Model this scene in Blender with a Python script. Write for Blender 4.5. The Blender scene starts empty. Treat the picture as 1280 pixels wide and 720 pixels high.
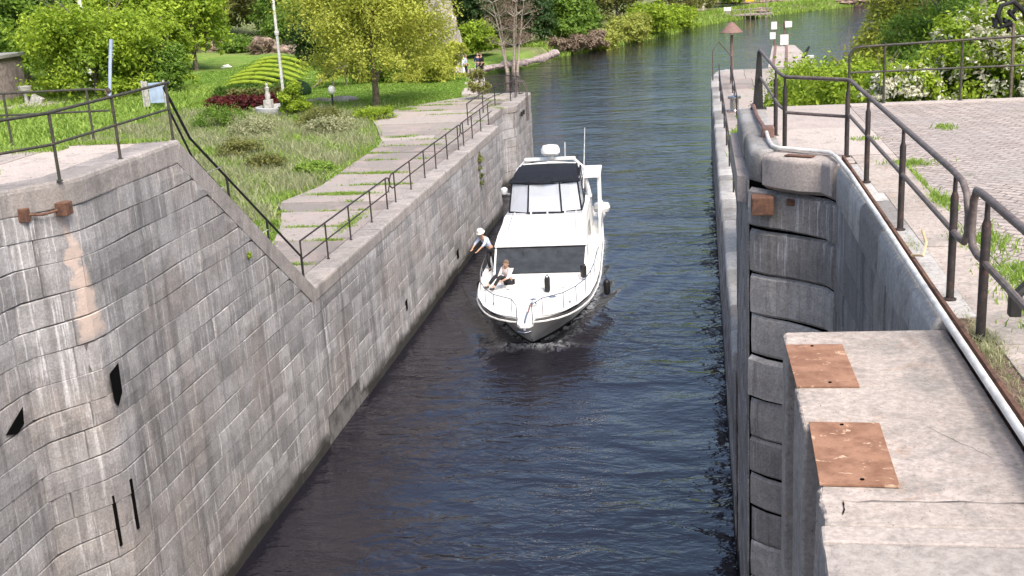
import bpy, bmesh, math, random
import numpy as np
from mathutils import Vector, Matrix
D = bpy.data; SC = bpy.context.scene; COL = SC.collection
rad = math.radians
# ------------------------------------------------------------------ camera, world, sun, exposure
cd = D.cameras.new('camera'); cam = D.objects.new('camera', cd); COL.objects.link(cam)
F_PX, PITCH, YAW, ROLL = 1439.2, 0.277685, -0.171717, -0.0588418
fw = Vector((math.sin(YAW)*math.cos(PITCH), math.cos(YAW)*math.cos(PITCH), -math.sin(PITCH)))
r0 = Vector((math.cos(YAW), -math.sin(YAW), 0)); u0 = r0.cross(fw)
rr = math.cos(ROLL)*r0 + math.sin(ROLL)*u0; uu = -math.sin(ROLL)*r0 + math.cos(ROLL)*u0
M = Matrix(((rr.x, uu.x, -fw.x, 0), (rr.y, uu.y, -fw.y, 0), (rr.z, uu.z, -fw.z, 11.6), (0, 0, 0, 1)))
cam.matrix_world = M; cd.sensor_width = 36; cd.lens = F_PX/1280*36; cd.clip_start = .1; cd.clip_end = 3000
SC.camera = cam
W = D.worlds.new('World'); SC.world = W; W.use_nodes = True
nt = W.node_tree; bg = nt.nodes['Background']
sky = nt.nodes.new('ShaderNodeTexSky'); sky.sky_type = 'NISHITA'; sky.sun_disc = False
EL, AZ = rad(54), rad(142)
sky.sun_elevation = EL; sky.sun_rotation = AZ; sky.air_density = 1.0; sky.dust_density = 5; sky.ozone_density = 1.5
nt.links.new(sky.outputs[0], bg.inputs[0]); bg.inputs[1].default_value = .15
sd = Vector((math.sin(AZ)*math.cos(EL), math.cos(AZ)*math.cos(EL), math.sin(EL)))
sl = D.lights.new('sun', 'SUN'); sl.energy = 2.3; sl.angle = rad(30); sl.color = (1, .94, .86)
so = D.objects.new('sun', sl); COL.objects.link(so); so.rotation_euler = sd.to_track_quat('Z', 'Y').to_euler(); so.location = (60, -30, 90)
SC.view_settings.view_transform = 'Standard'; SC.view_settings.look = 'None'
SC.view_settings.exposure = .82; SC.view_settings.gamma = 1
try: SC.view_settings.use_curve_mapping = False
except Exception: pass

# ------------------------------------------------------------------ materials
MT = {}
class NB:
    def __init__(s, name, rough=.8, spec=.3, metal=0):
        s.m = D.materials.new(name); s.m.use_nodes = True; s.t = s.m.node_tree
        s.p = s.t.nodes['Principled BSDF']; s.p.inputs['Roughness'].default_value = rough
        s.p.inputs['Specular IOR Level'].default_value = spec; s.p.inputs['Metallic'].default_value = metal
        s.pos = s.n('ShaderNodeNewGeometry').outputs['Position']; MT[name] = s.m
    def n(s, ty, **k):
        x = s.t.nodes.new(ty)
        for a, b in k.items(): setattr(x, a, b)
        return x
    def l(s, a, b): s.t.links.new(a, b)
    def obj(s): s.pos = s.n('ShaderNodeTexCoord').outputs['Object']; return s
    def mapped(s, sc):
        mp = s.n('ShaderNodeMapping'); mp.inputs['Scale'].default_value = sc if hasattr(sc, '__len__') else (sc,)*3
        s.l(s.pos, mp.inputs[0]); return mp.outputs[0]
    def noise(s, sc, detail=5, rough=.6, dist=0):
        x = s.n('ShaderNodeTexNoise'); x.inputs['Scale'].default_value = 1; x.inputs['Detail'].default_value = detail
        x.inputs['Roughness'].default_value = rough; x.inputs['Distortion'].default_value = dist
        s.l(s.mapped(sc), x.inputs['Vector']); return x.outputs['Fac']
    def vor(s, sc, feat='F1'):
        x = s.n('ShaderNodeTexVoronoi', feature=feat); x.inputs['Scale'].default_value = 1; s.l(s.mapped(sc), x.inputs['Vector']); return x.outputs['Distance']
    def ramp(s, f, a, b, lo=0., hi=1.):
        x = s.n('ShaderNodeMapRange', interpolation_type='SMOOTHSTEP'); x.inputs[1].default_value = a; x.inputs[2].default_value = b
        x.inputs[3].default_value = lo; x.inputs[4].default_value = hi; s.l(f, x.inputs[0]); return x.outputs[0]
    def mix(s, f, a, b, mode='MIX'):
        x = s.n('ShaderNodeMix', data_type='RGBA', blend_type=mode)
        for i, v in ((0, f), (6, a), (7, b)):
            if isinstance(v, (int, float)): x.inputs[i].default_value = v
            elif isinstance(v, tuple): x.inputs[i].default_value = (*v, 1)
            else: s.l(v, x.inputs[i])
        return x.outputs[2]
    def math(s, op, a, b=None):
        x = s.n('ShaderNodeMath', operation=op)
        for i, v in enumerate((a, b)):
            if v is None: continue
            if isinstance(v, (int, float)): x.inputs[i].default_value = v
            else: s.l(v, x.inputs[i])
        return x.outputs[0]
    def attr(s, name): return s.n('ShaderNodeAttribute', attribute_name=name).outputs['Fac']
    def z(s):
        x = s.n('ShaderNodeSeparateXYZ'); s.l(s.pos, x.inputs[0]); return x.outputs
    def col(s, c):
        if isinstance(c, tuple): s.p.inputs['Base Color'].default_value = (*c, 1)
        else: s.l(c, s.p.inputs['Base Color'])
    def bump(s, h, dist=.01, st=1):
        b = s.n('ShaderNodeBump'); b.inputs['Strength'].default_value = st; b.inputs['Distance'].default_value = dist
        s.l(h, b.inputs['Height']); s.l(b.outputs[0], s.p.inputs['Normal']); return b

def stone(name, c1, c2, streak=1., white=.5, along='y', warm=(.36, .325, .305), wet=True):
    b = NB(name, .88, .25)
    tone = b.attr('tone')
    c = b.mix(tone, c1, c2)
    c = b.mix(b.ramp(b.noise(.45, 3), .42, .68), c, warm)
    c = b.mix(b.ramp(b.noise(2.2, 6, .7), .3, .75, .0, .55), c, (.13, .125, .12))
    sc = (7, 7, .3); sc2 = (2.2, 2.2, .14)
    c = b.mix(b.math('MULTIPLY', b.ramp(b.noise(sc, 6, .75), .5, .72), .55*streak), c, (.085, .083, .085))
    c = b.mix(b.math('MULTIPLY', b.ramp(b.noise(sc2, 4, .6), .52, .7), .6*streak), c, (.10, .095, .095))
    # lime bloom running down the face
    wn = b.math('MULTIPLY', b.ramp(b.noise((9, 9, .55), 7, .75), .5, .68), b.ramp(b.noise((.8, .8, .5), 3), .42, .6))
    c = b.mix(b.math('MULTIPLY', wn, white), c, (.6, .585, .585))
    w2 = b.math('MULTIPLY', b.ramp(b.noise((16, 16, .35), 5, .7), .53, .62), b.ramp(b.noise((.5, .5, .35), 4), .5, .62))
    c = b.mix(b.math('MULTIPLY', w2, .8*white+.1), c, (.62, .61, .62))
    sp = b.ramp(b.noise(26, 4, .8), .35, .7, .78, 1.15)
    c = b.mix(1., c, sp, 'MULTIPLY')
    if name == 'masonry':
        zz = b.z(); e_ = b.math('MULTIPLY', b.math('ADD', b.noise(3.5, 4), -.5), .5)
        m_ = b.math('MULTIPLY', b.ramp(b.math('ADD', zz[1], e_), 15.62, 15.72), b.ramp(b.math('ADD', b.math('ADD', zz[1], b.math('MULTIPLY', zz[2], .22)), e_), 17.45, 17.6, 1., 0.))
        m_ = b.math('MULTIPLY', m_, b.math('MULTIPLY', b.ramp(b.math('ADD', zz[2], e_), 6.1, 6.5), b.ramp(zz[2], 8.3, 8.36, 1., 0.)))
        c = b.mix(b.math('MULTIPLY', m_, .75), c, (.56, .44, .37))
    if wet:
        wl = b.math('ADD', b.z()[2], b.math('MULTIPLY', b.noise(1.6, 4), -.5))
        c = b.mix(b.ramp(wl, -.05, .3, .93, 0.), c, (.016, .016, .012))
    b.col(c)
    h = b.math('ADD', b.noise(9, 8, .7), b.math('MULTIPLY', b.noise(45, 4, .7), .35))
    b.bump(h, .022, .8)
    return b.m
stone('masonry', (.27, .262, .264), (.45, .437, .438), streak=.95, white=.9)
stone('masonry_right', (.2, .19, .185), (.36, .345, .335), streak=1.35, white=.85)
stone('quoin_stone', (.3, .28, .265), (.5, .47, .44), streak=1.1, white=.7)
stone('coping_stone', (.32, .29, .27), (.43, .385, .36), streak=.5, white=.25, wet=False)
stone('pier_stone', (.24, .22, .22), (.36, .33, .33), streak=1.3, white=.6)

def conc(name, c1, c2, spot=(.2, .19, .18), grain=30, bumpd=.006, patch=(.42, .36, .34)):
    b = NB(name, .9, .25)
    c = b.mix(b.attr('tone'), c1, c2)
    c = b.mix(b.ramp(b.noise(.7, 4), .45, .65, 0, .5), c, patch)
    c = b.mix(b.ramp(b.noise(2.6, 7, .7, .3), .5, .72, 0, .65), c, spot)
    c = b.mix(b.ramp(b.noise(7, 5, .75), .6, .75, 0, .6), c, (.13, .12, .11))
    c = b.mix(b.ramp(b.noise(grain*4, 3, .8), .6, .72, 0, .5), c, (.10, .095, .09))
    if name == 'concrete_warm':
        c = b.mix(b.ramp(b.noise(1.6, 6, .7, .4), .47, .6, 0, .6), c, (.25, .23, .21))
        c = b.mix(b.ramp(b.noise(3.1, 7, .8, .6), .55, .64, 0, .45), c, (.33, .22, .15))
        c = b.mix(b.ramp(b.vor(30), .03, .2, .8, 0), c, (.07, .065, .06))
    c = b.mix(1., c, b.ramp(b.noise(grain, 4, .8), .3, .72, .75, 1.2), 'MULTIPLY')
    v = b.vor((.9, .9, .9), 'DISTANCE_TO_EDGE')
    b.col(c); b.bump(b.math('ADD', b.noise(grain, 6, .8), b.noise(grain*.2, 4)), bumpd, .8)
    return b.m
conc('concrete', (.33, .29, .265), (.46, .405, .37))
conc('concrete_warm', (.36, .315, .28), (.43, .375, .335), spot=(.25, .22, .2), grain=22, patch=(.46, .40, .365))
conc('concrete_rough', (.33, .30, .275), (.4, .36, .33), grain=14, bumpd=.02)
conc('deck_slab', (.21, .19, .175), (.38, .34, .315), spot=(.19, .17, .16), patch=(.38, .3, .28))
conc('painted_stone', (.42, .43, .44), (.5, .5, .5), spot=(.24, .24, .24), grain=20, patch=(.36, .36, .36))

conc('worn_stone', (.22, .21, .2), (.5, .48, .455), spot=(.17, .165, .16), grain=20, patch=(.46, .46, .46), bumpd=.012)
def plain(name, c, rough=.6, spec=.4, metal=0, var=.25, sc=8, bumpd=0):
    b = NB(name, rough, spec, metal); b.obj()
    d = tuple(x*(1-var) for x in c); e = tuple(min(1, x*(1+var*.6)) for x in c)
    b.col(b.mix(b.ramp(b.noise(sc, 5, .65), .35, .65), d, e))
    if bumpd: b.bump(b.noise(sc*3, 4), bumpd)
    return b.m
def rusty(name, paint, rust=(.14, .055, .03), amt=(.5, .62), rough=.55):
    b = NB(name, rough, .45)
    c = b.mix(b.ramp(b.noise(14, 5, .7), .4, .7, 0, 1), paint, tuple(x*1.7 for x in paint))
    c = b.mix(b.ramp(b.noise(9, 6, .75), *amt), c, rust)
    c = b.mix(b.ramp(b.noise(40, 4, .8), .62, .7, 0, .6), c, (.3, .24, .2))
    b.col(c); b.bump(b.noise(60, 4, .7), .002, .7); return b.m
rusty('rail_brown', (.022, .018, .017), rust=(.075, .04, .03), amt=(.5, .68))
rusty('rail_top', (.10, .082, .076), rust=(.085, .055, .045), amt=(.5, .68))
rusty('rail_green', (.035, .034, .026), rust=(.085, .06, .045), amt=(.5, .66))
rusty('rail_black', (.012, .012, .012), rust=(.03, .02, .016), amt=(.6, .75))
rusty('rust_iron', (.07, .035, .025), rust=(.15, .075, .045), amt=(.4, .6), rough=.85)
# rusted plates with pale scuffs
b = NB('rust_plate', .75, .3)
c = b.mix(b.ramp(b.noise(5, 6, .7), .35, .65), (.19, .095, .058), (.30, .165, .105))
c = b.mix(b.ramp(b.noise(28, 4, .8), .55, .7, 0, .7), c, (.17, .062, .03))
c = b.mix(b.ramp(b.noise((7, 11, 7), 5, .75, .8), .585, .66, 0, .85), c, (.56, .4, .28))
b.col(c); b.bump(b.noise(40, 5, .7), .003)
plain('white_gel', (.82, .82, .80), .25, .5, var=.04, sc=3)
plain('hull_white', (.7, .71, .72), .3, .5, var=.10, sc=2)
plain('white_metal', (.72, .72, .7), .4, .5, var=.15)
plain('nonskid', (.6, .6, .57), .8, .3, var=.08, sc=4)
plain('steel', (.6, .6, .6), .25, .5, 1, var=.1)
plain('canvas_black', (.012, .014, .02), .85, .2, var=.3)
plain('rubber_black', (.012, .012, .013), .5, .4)
plain('cover_dark', (.03, .035, .042), .65, .3, var=.3, sc=3)
plain('glass_dark', (.01, .012, .015), .08, .6)
plain('boat_inside', (.35, .36, .4), .6, var=.2)
plain('seat_blue', (.16, .19, .26), .6)
plain('skin', (.5, .3, .21), .6)
plain('shirt_blue', (.45, .52, .66), .85, var=.12)
plain('shirt_white', (.78, .68, .66), .85, var=.1)
plain('trousers_dark', (.02, .02, .025), .9)
plain('trousers_grey', (.08, .08, .09), .9)
plain('jacket_navy', (.02, .035, .1), .9)
plain('hat_white', (.75, .72, .66), .9, var=.05)
plain('hair', (.16, .11, .07), .8)
plain('shoe', (.03, .03, .03), .7)
plain('pipe_white', (.66, .64, .6), .5, var=.22, sc=5)
plain('bark', (.16, .13, .1), .95, var=.45, sc=5, bumpd=.02)
plain('bark_pale', (.42, .36, .3), .95, var=.35, sc=5, bumpd=.02)
plain('wood_grey', (.3, .26, .22), .9, var=.3, sc=6)
plain('roof_grey', (.3, .3, .28), .8, var=.2)
plain('globe_white', (.8, .8, .78), .4, var=.05)
plain('white_paint', (.75, .75, .73), .5, var=.12)
plain('white_stone', (.42, .41, .38), .8, var=.35, sc=6)
plain('blue_white', (.36, .45, .6), .5, var=.2, sc=2)
plain('yellow_paint', (.7, .5, .03), .6)
plain('rust_brown', (.2, .12, .1), .7, var=.2)
plain('shade_joint_black', (.004, .004, .004), 1, .05)  # near-black standing for shade in holes; also used for joints and cracks
plain('mortar', (.15, .144, .14), .95, .1, var=.4, sc=3)
plain('rope', (.5, .38, .22), .9)
plain('rock', (.36, .32, .28), .95, var=.45, sc=1.2, bumpd=.05)
plain('rock_pink', (.27, .2, .16), .95, var=.6, sc=1.6, bumpd=.15)
plain('house_stone', (.3, .25, .24), .9, var=.35, sc=2.5, bumpd=.02)
plain('foam', (.6, .63, .66), .6, var=.3, sc=5)
# clear vinyl
b = NB('vinyl', .12, .5); b.p.inputs['Base Color'].default_value = (.75, .79, .86, 1)
b.p.inputs['Alpha'].default_value = .48
def leafmat(name, dk, lt, tr=.35):
    b = NB(name, .6, .25); t = b.attr('tone')
    c = b.mix(t, dk, lt); b.col(c)
    tl = b.n('ShaderNodeBsdfTranslucent'); b.l(b.mix(.6, c, (lt[0]*1.3, lt[1]*1.3, lt[2]*.8)), tl.inputs[0])
    mx = b.n('ShaderNodeMixShader'); mx.inputs[0].default_value = tr
    b.l(b.p.outputs[0], mx.inputs[1]); b.l(tl.outputs[0], mx.inputs[2]); b.l(mx.outputs[0], b.t.nodes['Material Output'].inputs[0]); return b.m
leafmat('leaf_green', (.05, .11, .018), (.2, .32, .045))
leafmat('leaf_bright', (.1, .18, .016), (.36, .47, .045))
leafmat('leaf_yellow', (.19, .23, .03), (.5, .53, .1))
leafmat('leaf_dark', (.018, .045, .016), (.075, .14, .04))
leafmat('leaf_olive', (.09, .1, .035), (.26, .27, .08))
leafmat('leaf_olive2', (.16, .2, .04), (.42, .45, .1))
leafmat('leaf_red', (.05, .012, .014), (.17, .035, .035))
leafmat('leaf_weed', (.18, .21, .1), (.47, .47, .3))
leafmat('leaf_grass', (.11, .2, .03), (.32, .45, .09))
leafmat('twig_brown', (.12, .085, .06), (.3, .23, .17), .1)
leafmat('blossom', (.45, .43, .33), (.72, .72, .62), .3)
# ground with lawn and rough meadow
b = NB('meadow', .95, .15)
lawn = b.mix(b.ramp(b.noise(1.4, 6, .7), .3, .7), (.095, .19, .03), (.2, .32, .06))
lawn = b.mix(b.ramp(b.noise(.25, 5, .7), .42, .66, 0, .7), lawn, (.24, .29, .075))
lawn = b.mix(b.ramp(b.noise(.5, 6, .8), .58, .72, 0, .5), lawn, (.1, .12, .04))
rough = b.mix(b.ramp(b.noise(.9, 7, .75), .35, .65), (.085, .13, .035), (.24, .23, .12))
rough = b.mix(b.ramp(b.noise(.35, 5), .52, .66, 0, .8), rough, (.17, .24, .055))
c = b.mix(b.attr('tone'), rough, lawn)
c = b.mix(1., c, b.ramp(b.noise(9, 4, .8), .3, .7, .7, 1.2), 'MULTIPLY')
b.col(c); b.bump(b.noise(5, 8, .8), .15, .7)
# unit pavers
b = NB('pavers', .9, .25)
br = b.n('ShaderNodeTexBrick'); br.inputs['Scale'].default_value = 1; br.inputs['Brick Width'].default_value = .24; br.inputs['Row Height'].default_value = .13
br.inputs['Mortar Size'].default_value = .011; br.inputs['Mortar Smooth'].default_value = .4; br.inputs['Color1'].default_value = (.29, .25, .23, 1)
br.inputs['Color2'].default_value = (.4, .35, .322, 1); br.inputs['Mortar'].default_value = (.15, .125, .115, 1)
mp = b.n('ShaderNodeMapping'); mp.inputs['Rotation'].default_value = (0, 0, rad(38)); b.l(b.pos, mp.inputs[0]); b.l(mp.outputs[0], br.inputs[0])
c = b.mix(b.ramp(b.noise(.6, 5), .42, .66, 0, .6), br.outputs[0], (.3, .275, .26))
c = b.mix(b.ramp(b.noise(1.1, 6, .75), .56, .72, 0, .7), c, (.2, .19, .15))
c = b.mix(1., c, b.ramp(b.noise(22, 4, .8), .3, .7, .75, 1.2), 'MULTIPLY')
b.col(c); bb = b.bump(b.math('SUBTRACT', b.math('MULTIPLY', b.noise(25, 4), .3), br.outputs['Fac']), .012, .9)
# soil strip
b = NB('soil', .98, .1)
c = b.mix(b.ramp(b.noise(6, 7, .8), .35, .65), (.12, .075, .055), (.3, .22, .17))
c = b.mix(b.ramp(b.noise(60, 3, .8), .55, .68), c, (.42, .36, .3)); b.col(c); b.bump(b.noise(30, 6, .8), .03)
# water
b = NB('water', .045, .5); b.p.inputs['IOR'].default_value = 1.85
fo = b.attr('foam')
fm = b.math('MULTIPLY', fo, b.ramp(b.noise((5, 2.6, 1), 6, .8, .6), .42, .6))
b.col(b.mix(fm, (.009, .008, .014), (.6, .64, .68)))
b.l(b.ramp(fm, 0, .6, .045, .6), b.p.inputs['Roughness'])
b.p.inputs['Specular Tint'].default_value = (1, .95, .9, 1)
w1 = b.noise((1.1, 2.3, 1), 3, .5, .8); w2 = b.noise((.3, .6, 1), 2, .5, .5); w3 = b.noise((5, 8, 1), 2, .5, .3)
hh = b.math('ADD', b.math('ADD', b.math('MULTIPLY', w1, b.ramp(b.noise((.12, .2, 1), 2, .5, .5), .35, .65, .22, .7)), b.math('MULTIPLY', w2, 1.1)), b.math('MULTIPLY', w3, .085))
b.bump(hh, .17, .95)

# ------------------------------------------------------------------ helpers
def tag(o, label=None, cat=None, group=None, kind=None):
    if label: o['label'] = label
    if cat: o['category'] = cat
    if group: o['group'] = group
    if kind: o['kind'] = kind
    return o
def empty(name, loc, label, cat, group=None, rz=0, rx=0, ry=0):
    o = D.objects.new(name, None); COL.objects.link(o); o.location = loc; o.rotation_euler = (rx, ry, rz)
    o.empty_display_size = .3
    return tag(o, label, cat, group)
def npmesh(name, V, Fc, tone=None, mat=None, parent=None, smooth=False, foam=None):
    V = np.asarray(V, np.float32); Fc = np.asarray(Fc, np.int32)
    me = D.meshes.new(name); me.vertices.add(len(V)); me.vertices.foreach_set('co', V.ravel())
    k = Fc.shape[1]; me.loops.add(Fc.size); me.loops.foreach_set('vertex_index', Fc.ravel())
    me.polygons.add(len(Fc)); me.polygons.foreach_set('loop_start', np.arange(0, Fc.size, k, dtype=np.int32))
    me.polygons.foreach_set('loop_total', np.full(len(Fc), k, np.int32))
    me.update(calc_edges=True); me.validate()
    if tone is not None:
        a = me.attributes.new('tone', 'FLOAT', 'POINT'); a.data.foreach_set('value', np.asarray(tone, np.float32))
    if foam is not None:
        a = me.attributes.new('foam', 'FLOAT', 'POINT'); a.data.foreach_set('value', np.asarray(foam, np.float32))
    if smooth: me.polygons.foreach_set('use_smooth', np.ones(len(Fc), bool))
    if mat: me.materials.append(MT[mat])
    o = D.objects.new(name, me); COL.objects.link(o)
    if parent: o.parent = parent
    return o
class MB:
    def __init__(s): s.v = []; s.f = []; s.t = []
    def add(s, vs, fs, tone=.5):
        n = len(s.v); s.v += [tuple(v) for v in vs]; s.f += [tuple(i+n for i in f) for f in fs]; s.t += [tone]*len(vs); return s
    def box(s, x0, x1, y0, y1, z0, z1, ch=0, tone=.5, rot=None, about=None):
        bm = bmesh.new(); bmesh.ops.create_cube(bm, size=1)
        for v in bm.verts: v.co = Vector(((x0+x1)/2+v.co.x*(x1-x0), (y0+y1)/2+v.co.y*(y1-y0), (z0+z1)/2+v.co.z*(z1-z0)))
        if ch: bmesh.ops.bevel(bm, geom=bm.edges[:], offset=ch, segments=2, affect='EDGES', profile=.6)
        if rot is not None:
            a = Vector(about) if about is not None else Vector(((x0+x1)/2, (y0+y1)/2, (z0+z1)/2))
            for v in bm.verts: v.co = a + rot @ (v.co-a)
        return s.bm(bm, tone)
    def bm(s, bm, tone=.5):
        bm.verts.index_update(); s.add([v.co[:] for v in bm.verts], [[v.index for v in f.verts] for f in bm.faces], tone); bm.free(); return s
    def tube(s, pts, r, seg=8, cap=True, tone=.5):
        pts = [Vector(p) for p in pts]; n = len(pts); rs = r if hasattr(r, '__len__') else [r]*n
        vs = []; prev = None
        for i, p in enumerate(pts):
            d = (pts[min(i+1, n-1)]-pts[max(i-1, 0)]).normalized()
            a = prev if prev is not None else (Vector((0, 0, 1)) if abs(d.z) < .9 else Vector((1, 0, 0)))
            x = (a - d*a.dot(d)).normalized(); prev = x; y = d.cross(x)
            for k in range(seg):
                an = 2*math.pi*k/seg; vs.append(p+(x*math.cos(an)+y*math.sin(an))*rs[i])
        fs = [(i*seg+k, i*seg+(k+1) % seg, (i+1)*seg+(k+1) % seg, (i+1)*seg+k) for i in range(n-1) for k in range(seg)]
        if cap: fs += [tuple(range(seg))[::-1], tuple((n-1)*seg+k for k in range(seg))]
        return s.add(vs, fs, tone)
    def lathe(s, prof, c, seg=16, tone=.5, ax=None):
        vs = []; n = len(prof)
        for r, z in prof:
            for k in range(seg): an = 2*math.pi*k/seg; vs.append((c[0]+r*math.cos(an), c[1]+r*math.sin(an), c[2]+z))
        fs = [(i*seg+k, i*seg+(k+1) % seg, (i+1)*seg+(k+1) % seg, (i+1)*seg+k) for i in range(n-1) for k in range(seg)]
        fs += [tuple(range(seg))[::-1], tuple((n-1)*seg+k for k in range(seg))]
        return s.add(vs, fs, tone)
    def prism(s, poly, z0, z1, tone=.5):
        n = len(poly); vs = [(x, y, z0) for x, y in poly]+[(x, y, z1) for x, y in poly]
        fs = [tuple(range(n))[::-1], tuple(range(n, 2*n))]+[(i, (i+1) % n, n+(i+1) % n, n+i) for i in range(n)]
        return s.add(vs, fs, tone)
    def build(s, name, mat, parent=None, smooth=False, bevel=0, fixn=True):
        me = D.meshes.new(name); me.from_pydata(s.v, [], s.f); me.update()
        if fixn or bevel:
            bm = bmesh.new(); bm.from_mesh(me); bmesh.ops.recalc_face_normals(bm, faces=bm.faces); bm.to_mesh(me); bm.free()
        a = me.attributes.new('tone', 'FLOAT', 'POINT'); a.data.foreach_set('value', s.t)
        me.materials.append(MT[mat])
        if smooth:
            me.polygons.foreach_set('use_smooth', [True]*len(me.polygons))
            try: me.set_sharp_from_angle(angle=rad(40))
            except Exception: pass
        o = D.objects.new(name, me); COL.objects.link(o)
        if parent: o.parent = parent
        if bevel:
            md = o.modifiers.new('b', 'BEVEL'); md.width = bevel; md.segments = 2; md.limit_method = 'ANGLE'; md.angle_limit = rad(35)
        return o

def resample(path, fine=.14):
    """path of (x,y); returns arrays s, pts at fine steps keeping corners"""
    P = [np.array(p, float) for p in path]; out = [P[0]]; 
    for a, b_ in zip(P[:-1], P[1:]):
        n = max(1, int(np.linalg.norm(b_-a)/fine))
        for i in range(1, n+1): out.append(a+(b_-a)*i/n)
    out = np.array(out); s = np.r_[0, np.cumsum(np.linalg.norm(np.diff(out, axis=0), axis=1))]
    return s, out
def wall_blocks(path, side, zb, topf, course=.45, bl=(.7, 1.5), seed=0, depth=(.0, .018), ch=.012, skip=None, gap=.003, jit=.03, back=-.014, tn=None):
    """Individually laid stones following a plan path; every stone is its own raised, chamfered piece of the one masonry mesh"""
    rng = random.Random(seed); S, P = resample(path)
    L = S[-1]
    T = np.gradient(P, axis=0); T /= np.linalg.norm(T, axis=1)[:, None]+1e-9
    N = np.stack([T[:, 1], -T[:, 0]], 1)*side
    def at(s, off):
        x = np.interp(s, S, P[:, 0]); y = np.interp(s, S, P[:, 1]); nx = np.interp(s, S, N[:, 0]); ny = np.interp(s, S, N[:, 1])
        return x+nx*off, y+ny*off
    mb = MB(); z = zb; zmax = max(topf(*at(s, 0)) for s in np.linspace(0, L, 60))
    while z < zmax-.02:
        h = course*rng.uniform(.9, 1.1); z2 = z+h; s = -rng.uniform(0, .8)
        if zmax-z2 < .15: z2 = zmax+.001
        while s < L:
            w = rng.uniform(*bl)
            if rng.random() < .15: w *= .6
            a, b2 = max(0, s)+gap, min(L, s+w)-gap; s += w
            if b2-a < .08: continue
            mx, my = at((a+b2)/2, 0)
            if skip and skip(mx, my, (z+z2)/2): continue
            d = rng.uniform(*depth); tone = min(1, max(0, rng.gauss(tn or .5, .42)))
            n = max(1, int((b2-a)/.3)); ss = [a, a+ch]+[a+(b2-a)*i/n for i in range(1, n)]+[b2-ch, b2]
            vs = []; ok = False; tilt = rng.uniform(-jit, jit)*.3
            for i, q in enumerate(ss):
                edge = i in (0, len(ss)-1); x, y = at(q, 0); tz = min(z2, topf(x, y)); tz = max(tz, z+.001)
                if tz-z > .06: ok = True
                hgt = tz-z; c2 = min(ch, hgt*.3)
                wz = .012*math.sin(q*2.1+z*3)
                rows = [(z+gap+wz, back), (z+gap+c2+wz, d), (z+hgt*.5, d+.006+tilt), (tz-gap-c2+wz, d), (tz-gap+wz, back)]
                for zz, o in rows:
                    x, y = at(q, back if edge else o); vs.append((x, y, zz))
            if not ok: continue
            k = 5; fs = [(i*k+j, i*k+j+1, (i+1)*k+j+1, (i+1)*k+j) for i in range(len(ss)-1) for j in range(k-1)]
            if side < 0: fs = [f[::-1] for f in fs]
            fs = [f[::-1] for f in fs]
            mb.add(vs, fs, tone)
        z = z2
    return mb
def offset_path(path, side, off):
    S, P = resample(path, 5); T = np.gradient(P, axis=0); T /= np.linalg.norm(T, axis=1)[:, None]+1e-9
    return P+np.stack([T[:, 1], -T[:, 0]], 1)*side*off
def core(path, side, zb, topf, inset=.02, thick=.5):
    S, P = resample(path); T = np.gradient(P, axis=0); T /= np.linalg.norm(T, axis=1)[:, None]+1e-9
    N = np.stack([T[:, 1], -T[:, 0]], 1)*side; mb = MB(); A = P-N*inset; n = len(P); vs = []
    for i in range(n):
        vs += [(A[i, 0], A[i, 1], zb), (A[i, 0], A[i, 1], topf(*P[i])-.02)]
    fs = [(2*i, 2*i+1, 2*i+3, 2*i+2) for i in range(n-1)]
    mb.add(vs, fs, .1); return mb

def leaf_cloud(name, lobes, n, size, mat, parent=None, seed=0, clump=.24, kclump=26, up=.5, spread=1., tn=(.5, .25), flat=.0):
    rng = np.random.default_rng(seed); lobes = np.array(lobes, float)
    n = int(n*1.9); size *= .72
    wts = (lobes[:, 3]*lobes[:, 4]*lobes[:, 5])**(.6); wts /= wts.sum()
    cc = []; cr = []; ct = []; dr = []
    for lb, w in zip(lobes, wts):
        k = max(4, int(kclump*len(lobes)*w)); d = rng.normal(size=(k, 3)); d /= np.linalg.norm(d, axis=1)[:, None]
        d[:, 2] = np.where(d[:, 2] < -.55, -d[:, 2], d[:, 2])
        r = .45+.6*rng.random(k)**.6; c = lb[:3]+d*lb[3:]*r[:, None]
        cc.append(c); cr.append(np.full(k, (lb[3]+lb[4]+lb[5])/3)*clump*rng.uniform(.6, 1.35, k)); ct.append(rng.normal(0, .2, k)); dr.append(d)
    cc = np.concatenate(cc); cr = np.concatenate(cr); ct = np.concatenate(ct); dr = np.concatenate(dr)
    idx = rng.choice(len(cc), n, p=cr**2/np.sum(cr**2)); g = rng.normal(size=(n, 3))*.62*spread; g[:, 2] *= .8
    gl = np.linalg.norm(g, axis=1)
    c = cc[idx]+g*cr[idx][:, None]
    nrm = dr[idx]*.5+g*.35+rng.normal(size=(n, 3))*.75; nrm[:, 2] += up; nrm /= np.linalg.norm(nrm, axis=1)[:, None]
    a = np.cross(nrm, rng.normal(size=(n, 3))); a /= np.linalg.norm(a, axis=1)[:, None]; bb = np.cross(nrm, a)
    sz = size*rng.uniform(.55, 1.35, n)[:, None]
    V = np.stack([c-a*sz, c+bb*sz*.5, c+a*sz, c-bb*sz*.5], 1).reshape(-1, 3)
    tone = np.clip(tn[0]+ct[idx]+rng.normal(0, tn[1], n)*.6, 0, 1).repeat(4)
    return npmesh(name, V, np.arange(4*n).reshape(-1, 4), tone, mat, parent)
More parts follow.
